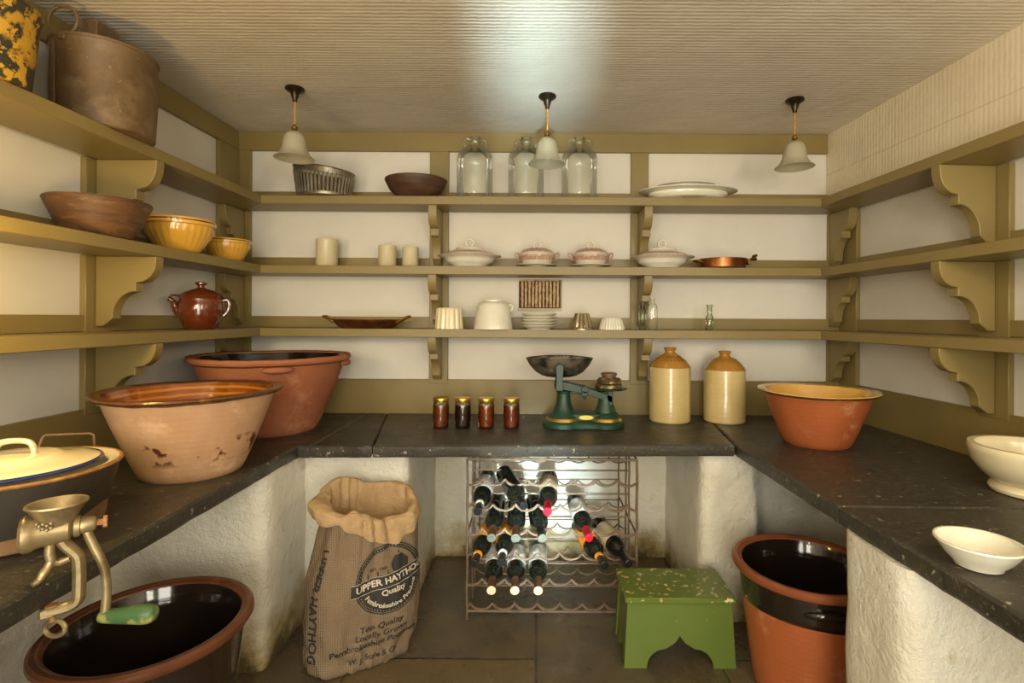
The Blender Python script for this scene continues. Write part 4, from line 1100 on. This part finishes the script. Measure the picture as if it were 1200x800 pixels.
# ------------------------------------------------------------------ wine bottles (neck along local +z, origin at the base)
def bottle(label_mat=None, foil=None, cap=None, band=None, neckring=None, seal=False):
    t = thing('wine_bottle', 'x', 'wine bottle', (0, 0, 0), 0, 'wine bottles in the rack')
    bm = NB(); lathe(bm, [(0, .012), (.020, .008), (.032, 0), (.0368, .004), (.0372, .175), (.0366, .187), (.033, .202), (.024, .217), (.0165, .228), (.0145, .240), (.0140, .288), (.0155, .290), (.0155, .297), (.0135, .299), (0, .299)], 40); obj('bottle_glass', bm, BOTTLE, t)
    if label_mat:
        bm = NB(); lathe(bm, [(.0374, .050), (.0378, .051), (.0378, .159), (.0374, .160)], 40); lb = obj('label', bm, label_mat, t)
        if seal:
            bm = NB(); box(bm, -.012, .012, -.006, .006, .125, .132, .002, rot=Matrix.Translation((0, .0335, 0))); obj('label_emblem', bm, INK, lb)
    if foil:
        bm = NB(); lathe(bm, [(.0149, .236), (.0153, .236), (.0148, .287), (.0163, .2895), (.0163, .2985), (.014, .3005), (0, .3008), (0, .298), (.01, .298)], 32); fo = obj('capsule', bm, foil, t)
        if cap:
            bm = NB(); lathe(bm, [(0, .299), (.0166, .2985), (.0172, .2995), (.0172, .3035), (.0158, .305), (.009, .305), (.008, .3065), (0, .3065)], 32); obj('cap', bm, cap, fo)
        if band:
            bm = NB(); lathe(bm, [(.0152, .234), (.0172, .235), (.0172, .250), (.0154, .251)], 32); obj('neck_band', bm, band, fo)
    return t
def lay(b, X, Y, Z, yaw, roll=0.0, label=None, first=False, tip=.30, pitch=.13):
    """X,Y,Z: centre of the bottle's tip; neck points to -Y turned by yaw"""
    rot = (Matrix.Rotation(yaw, 4, 'Z') @ Matrix.Rotation(PI / 2 + pitch, 4, 'X') @ Matrix.Rotation(roll, 4, 'Z'))
    d = rot @ Vector((0, 0, 1))
    loc = Vector((X, Y, Z)) - d * tip
    e3 = rot.to_euler()
    if first: b.location = loc; b.rotation_euler = e3; b['label'] = label; return b
    return dup(b, loc, label=label, rot=e3)
def slot(row, k, phase=None):     # centre of the k-th hollow of a row
    p = PH1 if row % 2 == 0 else PH2
    return p + PIT * (k + .5), rowz[row] + .030
TY = 1.965
# lowest filled row: white labels, brown foil, pale caps
A = bottle(LABELW, CORKFOIL, PALECAP, seal=True)
names = ['pale-capped white-label wine bottle at the left of the lowest filled row', 'pale-capped white-label wine bottle in the middle of the lowest filled row', 'pale-capped white-label wine bottle at the right of the lowest filled row']
for k, n_ in enumerate(names):
    x, z = slot(4, k - 1); lay(A, x, TY, z, 0, 0, n_, first=(k == 0))
# orange labels, black capsules with an orange neck band
B = bottle(LABELO, BLACKFOIL, None, band=LABELO)
x, z = slot(3, -1); lay(B, x - .018, TY - .01, z, -.14, 0, 'orange-label wine bottle with orange neck band at the far left of its row', first=True)
x, z = slot(3, 4); lay(B, x + .030, TY - .02, z, .24, 0, 'slanting orange-label wine bottle below the right-hand red-capped one')
B2 = bottle(LABELO, BLACKFOIL, None, band=LABELW)
x, z = slot(3, 0); lay(B2, x - .006, TY, z, -.06, 0, 'orange-label wine bottle with a pale neck band, second in its row', first=True)
# plain dark bottles with grey caps
D = bottle(None, CORKFOIL, GREYCAP)
x, z = slot(2, -1); lay(D, x, TY, z, 0, 0, 'leftmost grey-capped wine bottle with a brown neck', first=True)
x, z = slot(2, 0); lay(D, x + .003, TY, z, .02, 0, 'second grey-capped wine bottle with a brown neck, right of the leftmost one')
D2 = bottle(None, BLACKFOIL, GREYCAP)
x, z = slot(2, 1); lay(D2, x + .014, TY, z, .10, 0, 'grey-capped wine bottle with a black neck, under the left red-capped bottle', first=True)
# upper row
E = bottle(LABELW, BLACKFOIL, None, band=LABELW, seal=True)
x, z = slot(1, -1); lay(E, x - .006, TY, z, -.03, 0, 'white-label wine bottle with dark capsule at the top left of the rack', first=True)
H = bottle(None, BLACKFOIL, None)
x, z = slot(1, 0); lay(H, x + .080, TY - .005, z + .024, .31, 0, 'dark wine bottle lying askew beside the top left one', first=True)
R_ = bottle(LABELB, REDFOIL, None)
x, z = slot(1, 2); lay(R_, x - .008, TY, z, -.05, 0, 'red-capped wine bottle in the upper row, left of centre', first=True)
R2 = bottle(LABELW, REDFOIL, None)
x, z = slot(2, 3); lay(R2, x + .014, TY, z, .10, 0, 'red-capped wine bottle with white label, on the right half of the rack', first=True)
G = bottle(LABELB, BLACKFOIL, None)
x, z = slot(3, 5); lay(G, x + .034, TY - .005, z, .26, 0, 'slanting dark wine bottle furthest right in the rack', first=True)

# ------------------------------------------------------------------ sack of potatoes
SA, SB, SN = .186, .112, 2.9
t = thing('paper_sack', 'brown printed paper sack with its top rolled open', 'sack', (-.605, 1.852, 0), .50)
def sH(th):      # height of the mouth round the sack
    return .528 + .040 * math.sin(th) - .020 * math.cos(th) + .010 * math.sin(3 * th + .6)
def spoint(th, h, off=0.0, wr=1.0):
    c, s = math.cos(th), math.sin(th)
    r = (abs(c / SA) ** SN + abs(s / SB) ** SN) ** (-1 / SN)
    sc = .90 + .16 * math.sin(min(1, h * 1.5 + .10) * PI * .62) - .13 * max(0, h - .55) / .45
    if h < .04: sc *= .93 + .07 * (h / .04) ** .5
    x, y = r * c * sc, r * s * sc
    z = h * sH(th)
    if x < 0: x *= 1 - .24 * max(0, h - .25) / .75
    # slump towards the lower left front, soft creases
    x += -.018 * (1 - h) ** 2 + .006 * h; y += .014 * h
    d = Vector((c / SA ** 1.0, s / SB ** 1.0, 0)).normalized()
    p = Vector((x, y, z))
    w = noise.noise(Vector((c * 2.2 + 3, s * 2.2, z * 5))) * .015 + noise.noise(Vector((c * 6, s * 6, z * 8 + 9))) * .008
    w += .004 * math.sin(th * 17 + z * 9 + 3 * noise.noise(Vector((c * 3, s * 3, z * 6)))) * max(0, h - .45) * 2.0
    w += .006 * math.sin(z * 70 + c * 9 + 5 * noise.noise(Vector((c * 4, s * 4, z * 8)))) * max(0, .42 - h) * 2.0
    return p + d * (w * wr + off)
NTH, NHH = 144, 60
bm = NB()
rings = [[bm.verts.new(spoint(2 * PI * i / NTH, j / NHH)) for i in range(NTH)] for j in range(NHH + 1)]
quad_strip(bm, rings); bm.faces.new([v for v in rings[0]][::-1])
sk = obj('sack_body', bm, BURLAP, t, sharp=70)
# kraft lining turned outward at the mouth
def cuff(th, q):
    """q 0..1 : down inside -> over the mouth -> turned down outside"""
    n1 = noise.noise(Vector((math.cos(th) * 2.5, math.sin(th) * 2.5, 4))); n2 = noise.noise(Vector((math.cos(th) * 6, math.sin(th) * 6, 7)))
    drop = .020 + .012 * n1 + .050 * max(0, -math.sin(th - .35)) ** 2 + .006 * n2
    top = spoint(th, 1.0, 0, .6)
    rise = .012 + .012 * n1
    d = Vector((math.cos(th), math.sin(th), 0))
    tip = max(0, math.cos(th - PI * 1.03)) ** 14 * .050
    if q < .45:
        u = q / .45
        p = spoint(th, 1.0, -.014, .4); p.z = top.z + rise - (1 - u) * .33
        p = Vector((p.x * (1 - .10 * (1 - u)), p.y * (1 - .10 * (1 - u)), p.z))
        p += d * (.010 * noise.noise(Vector((math.cos(th) * 5, math.sin(th) * 5, u * 3))))
    elif q < .6:
        u = (q - .45) / .15; a = PI * u
        p = top + d * (-.014 + .012 * (1 - math.cos(a))); p.z = top.z + rise + .008 * math.sin(a)
        p += d * tip * u
    else:
        u = (q - .6) / .4
        p = spoint(th, 1.0 - u * drop / sH(th), .006 + .003 * math.sin(PI * u) + .003 * n2 + .003 * u, .9)
        p.z = top.z + rise - u * (drop + rise)
        p += d * tip * (1 - .4 * u)
    p += Vector((0, 0, 1)) * .007 * noise.noise(p * 15)
    p += d * .0065 * (abs(noise.noise(p * 16)) - .25) + d * .003 * noise.noise(p * 34)
    return p
bm = NB(); NQ = 40
rings = [[bm.verts.new(cuff(2 * PI * i / NTH, j / NQ)) for i in range(NTH)] for j in range(NQ + 1)]
quad_strip(bm, rings); obj('rolled_lining', bm, KRAFT, t, sharp=28)
bm = NB()   # contents in shadow: crumpled paper floor inside
lathe(bm, [(0, .22), (.06, .215), (.10, .21), (.160, .205)], 48, 1, .62, lambda v, k, a: v + Vector((.0, .01, .02 * noise.noise(v * 14)))); obj('inner_paper', bm, KRAFT, t)
# printing: flat artwork laid onto the curved front of the sack
def face_pt(u, z, off):
    cu = max(-.999, min(.999, u / SA))
    c = math.copysign(abs(cu) ** (SN / 2), cu)
    th = -math.acos(max(-1, min(1, c)))
    # turn the superellipse parameter into a polar angle
    x = u; y = -SB * (max(0.0, 1 - abs(cu) ** SN)) ** (1 / SN)
    th = math.atan2(y, x)
    return spoint(th, max(.001, z / sH(th)), off)
BU, BZ, BR, TILT = .066, .298, .116, .10
def badge(off):
    def f(x, y):
        c, s = math.cos(TILT), math.sin(TILT)
        return face_pt(BU + x * c - y * s, BZ + x * s + y * c, off)
    return f
def patch(bm, inside, f, half=.14, n=110, ny=None):
    ny = ny or n
    vm = {}
    def V(i, j):
        if (i, j) not in vm: vm[(i, j)] = bm.verts.new(f(-half + 2 * half * i / n, -half + 2 * half * j / ny))
        return vm[(i, j)]
    for i in range(n):
        for j in range(ny):
            if inside(-half + 2 * half * (i + .5) / n, -half + 2 * half * (j + .5) / ny): bm.faces.new((V(i, j), V(i + 1, j), V(i + 1, j + 1), V(i, j + 1)))
def annulus(bm, r0, r1, f, a0=0, a1=2 * PI, n=120):
    rg = [[bm.verts.new(f(r * math.cos(a0 + (a1 - a0) * i / n), r * math.sin(a0 + (a1 - a0) * i / n))) for i in range(n + 1)] for r in (r0, (r0 + r1) / 2, r1)]
    quad_strip(bm, rg, False)
def poly_fill(bm, pts, f, n=1):
    """fan of a convex outline, subdivided radially"""
    cxx = sum(p[0] for p in pts) / len(pts); cyy = sum(p[1] for p in pts) / len(pts)
    ring = []
    m = len(pts)
    dense = []
    for i in range(m):
        a, b = pts[i], pts[(i + 1) % m]
        for k in range(6): dense.append((a[0] + (b[0] - a[0]) * k / 6, a[1] + (b[1] - a[1]) * k / 6))
    rg = [[bm.verts.new(f(cxx + (p[0] - cxx) * q, cyy + (p[1] - cyy) * q)) for p in dense] for q in (.25, .5, .75, 1.0)]
    cc = bm.verts.new(f(cxx, cyy)); quad_strip(bm, [[cc]] + rg)
f1 = badge(.0028)
bm = NB()
annulus(bm, BR - .0035, BR, f1); annulus(bm, BR - .018, BR - .0065, f1)
def half_disc(u0=-.03):
    cols = 60; rws = 24
    R = BR - .012
    grid = []
    for i in range(cols + 1):
        x = -R + 2 * R * i / cols
        lo = -math.sqrt(max(0, R * R - x * x)); hi = min(-.020, 0) if lo < -.020 else lo
        grid.append([bm.verts.new(f1(x, lo + (hi - lo) * j / rws)) for j in range(rws + 1)])
    quad_strip(bm, grid, False)
half_disc()
def rect(bm, x0, x1, y0, y1, f, nx=50, ny=6):
    grid = [[bm.verts.new(f(x0 + (x1 - x0) * i / nx, y0 + (y1 - y0) * j / ny)) for j in range(ny + 1)] for i in range(nx + 1)]
    quad_strip(bm, grid, False)
# octagonal building with low range of outbuildings
poly_fill(bm, [(.012, .016), (.068, .016), (.074, .040), (.052, .066), (.026, .066), (.006, .042)], f1)
poly_fill(bm, [(.036, .073), (.042, .073), (.042, .079), (.036, .079)], f1)
for x in (-.070, -.038, -.008): rect(bm, x - .0015, x + .0015, .014, .032, f1, 1, 4)
obj('printed_badge', bm, INK, sk, sharp=180)
f2 = badge(.0038)
bm = NB(); rect(bm, -BR - .012, BR + .012, -.026, .016, f2); rb = obj('printed_ribbon', bm, INK, sk, sharp=180)
f3 = badge(.0048)
bm = NB()
rect(bm, -BR - .012, BR + .012, .0145, .0160, f3, 50, 1); rect(bm, -BR - .012, BR + .012, -.0260, -.0245, f3, 50, 1)
add_mapped(bm, text_mesh('UPPER HAYTHOG', .0285, .0009, spacing=1.02), lambda x, y: f3(x + .004, y - .0045))
add_mapped(bm, text_mesh('Quality', .026, .0006), lambda x, y: f3(x + .004, y - .041))
def arc(x, y, R=.088):      # lettering along the lower rim of the badge
    a = -PI / 2 + x / (R)
    rr = R - y
    return f3(rr * math.cos(a), rr * math.sin(a))
add_mapped(bm, text_mesh('Pembrokeshire Produce', .0205, .0005), arc)
for k in range(70):     # dotted ring
    a = 2 * PI * k / 70
    if -.3 < math.sin(a) < .16: continue
    x, y = (BR - .0122) * math.cos(a), (BR - .0122) * math.sin(a)
    rect(bm, x - .001, x + .001, y - .001, y + .001, f3, 1, 1)
obj('badge_lettering', bm, INKLIGHT, sk, sharp=180)
f4 = lambda x, y: face_pt(x, y, .0038)
bm = NB(); add_mapped(bm, text_mesh('EST. 1960', .013, .0003), lambda x, y: f1(x - .035, y + .040)); obj('printed_date', bm, INK, sk, sharp=180)
for s_, x, z, sz_ in (('Top Quality', .045, .148, .028), ('Locally Grown', .048, .119, .028), ('Pembrokeshire Potatoes', .028, .090, .028), ('W. J. Scale & Co.', .030, .046, .024)):
    bm = NB(); add_mapped(bm, text_mesh(s_, sz_, .0003), lambda a, b, x=x, z=z: f4(x + a, z + b + .06 * a)); obj('printed_line', bm, INK, sk, sharp=180)
def side_pt(x, y):         # down the narrow left side
    th = PI + .40 + y * 5.0
    h = (.235 - x) / sH(th)
    return spoint(th, max(.01, min(.95, h)), .0042)
bm = NB(); add_mapped(bm, text_mesh('UPPER HAYTHOG', .046, .0006), side_pt); obj('side_lettering', bm, INK, sk, sharp=180)

# ------------------------------------------------------------------ light
def area(name, loc, target, sx, sy, energy, col, spread=PI):
    L = bpy.data.lights.new(name, 'AREA'); L.shape = 'RECTANGLE'; L.size = sx; L.size_y = sy
    L.energy = energy; L.color = col; L.spread = spread
    o = bpy.data.objects.new(name, L); C.objects.link(o); o.location = loc
    d = Vector(target) - Vector(loc); o.rotation_euler = d.to_track_quat('-Z', 'Y').to_euler(); return o
def point(name, loc, energy, col, r=.05):
    L = bpy.data.lights.new(name, 'POINT'); L.energy = energy; L.color = col; L.shadow_soft_size = r
    o = bpy.data.objects.new(name, L); C.objects.link(o); o.location = loc; return o
DAY = (1, .94, .79)
area('doorway_daylight', ((DX0 + DX1) / 2, YF - .06, 1.02), ((DX0 + DX1) / 2, 2.6, .80), .88, 1.86, 44, DAY)
area('window_daylight_fill', ((WX0 + WX1) / 2, YF - .14, 1.45), (.3, 2.6, .8), .62, .86, 22, DAY)
area('window_daylight_fill', (-(WX0 + WX1) / 2 + .05, YF - .14, 1.45), (-.3, 2.6, .8), .62, .86, 22, DAY)  # fill through the added left window, brightens the opposite side wall
area('door_gap_beam', (.05, YF + .02, .45), (.00, 1.75, ZC), .06, .6, 1.2, (.66, .93, 1.0), math.radians(9))
area('door_gap_beam', (.05, YF + .02, .95), (.01, 2.6, .33), .06, .3, 2.0, (.72, .94, 1.0), math.radians(10))
point('wall_lamp_glow', (-1.13, 1.06, 1.34), 7.5, (1, .66, .18), .05)
point('warm_front_fill', (-.55, -.45, 1.75), 8, (1, .89, .70), .09)  # pair of unseen warm fills added behind the camera to even out the room
point('warm_front_fill', (.65, -.45, 1.75), 8, (1, .89, .70), .09)
point('right_lamp_glow', (1.05, .72, 1.55), 8, (1, .84, .58), .07)

w = bpy.data.worlds.new('World'); scene.world = w; w.use_nodes = True
bg = w.node_tree.nodes['Background']; bg.inputs[0].default_value = (.9, .95, 1, 1); bg.inputs[1].default_value = .3

# ------------------------------------------------------------------ camera
cam = bpy.data.cameras.new('camera'); co = bpy.data.objects.new('camera', cam); C.objects.link(co)
cam.sensor_width = 36; cam.lens = F / 1200 * 36
cam.shift_x = (600 - CX) / 1200; cam.shift_y = (CY - 400) / 1200
cam.clip_start = .05
co.location = (0, 0, EZ); co.rotation_euler = (PI / 2, -.0058, 0)
scene.camera = co
vs = scene.view_settings
scene.display_settings.display_device = 'sRGB'
vs.view_transform = 'Standard'; vs.look = 'None'; vs.gamma = 1.0; vs.exposure = 0.38; vs.use_curve_mapping = False
scene.cycles.max_bounces = 10; scene.cycles.diffuse_bounces = 8; scene.cycles.glossy_bounces = 4; scene.cycles.transparent_max_bounces = 24
scene.cycles.transmission_bounces = 6; scene.cycles.sample_clamp_indirect = 6; scene.cycles.caustics_reflective = False; scene.cycles.caustics_refractive = False
scene.cycles.use_denoising = True
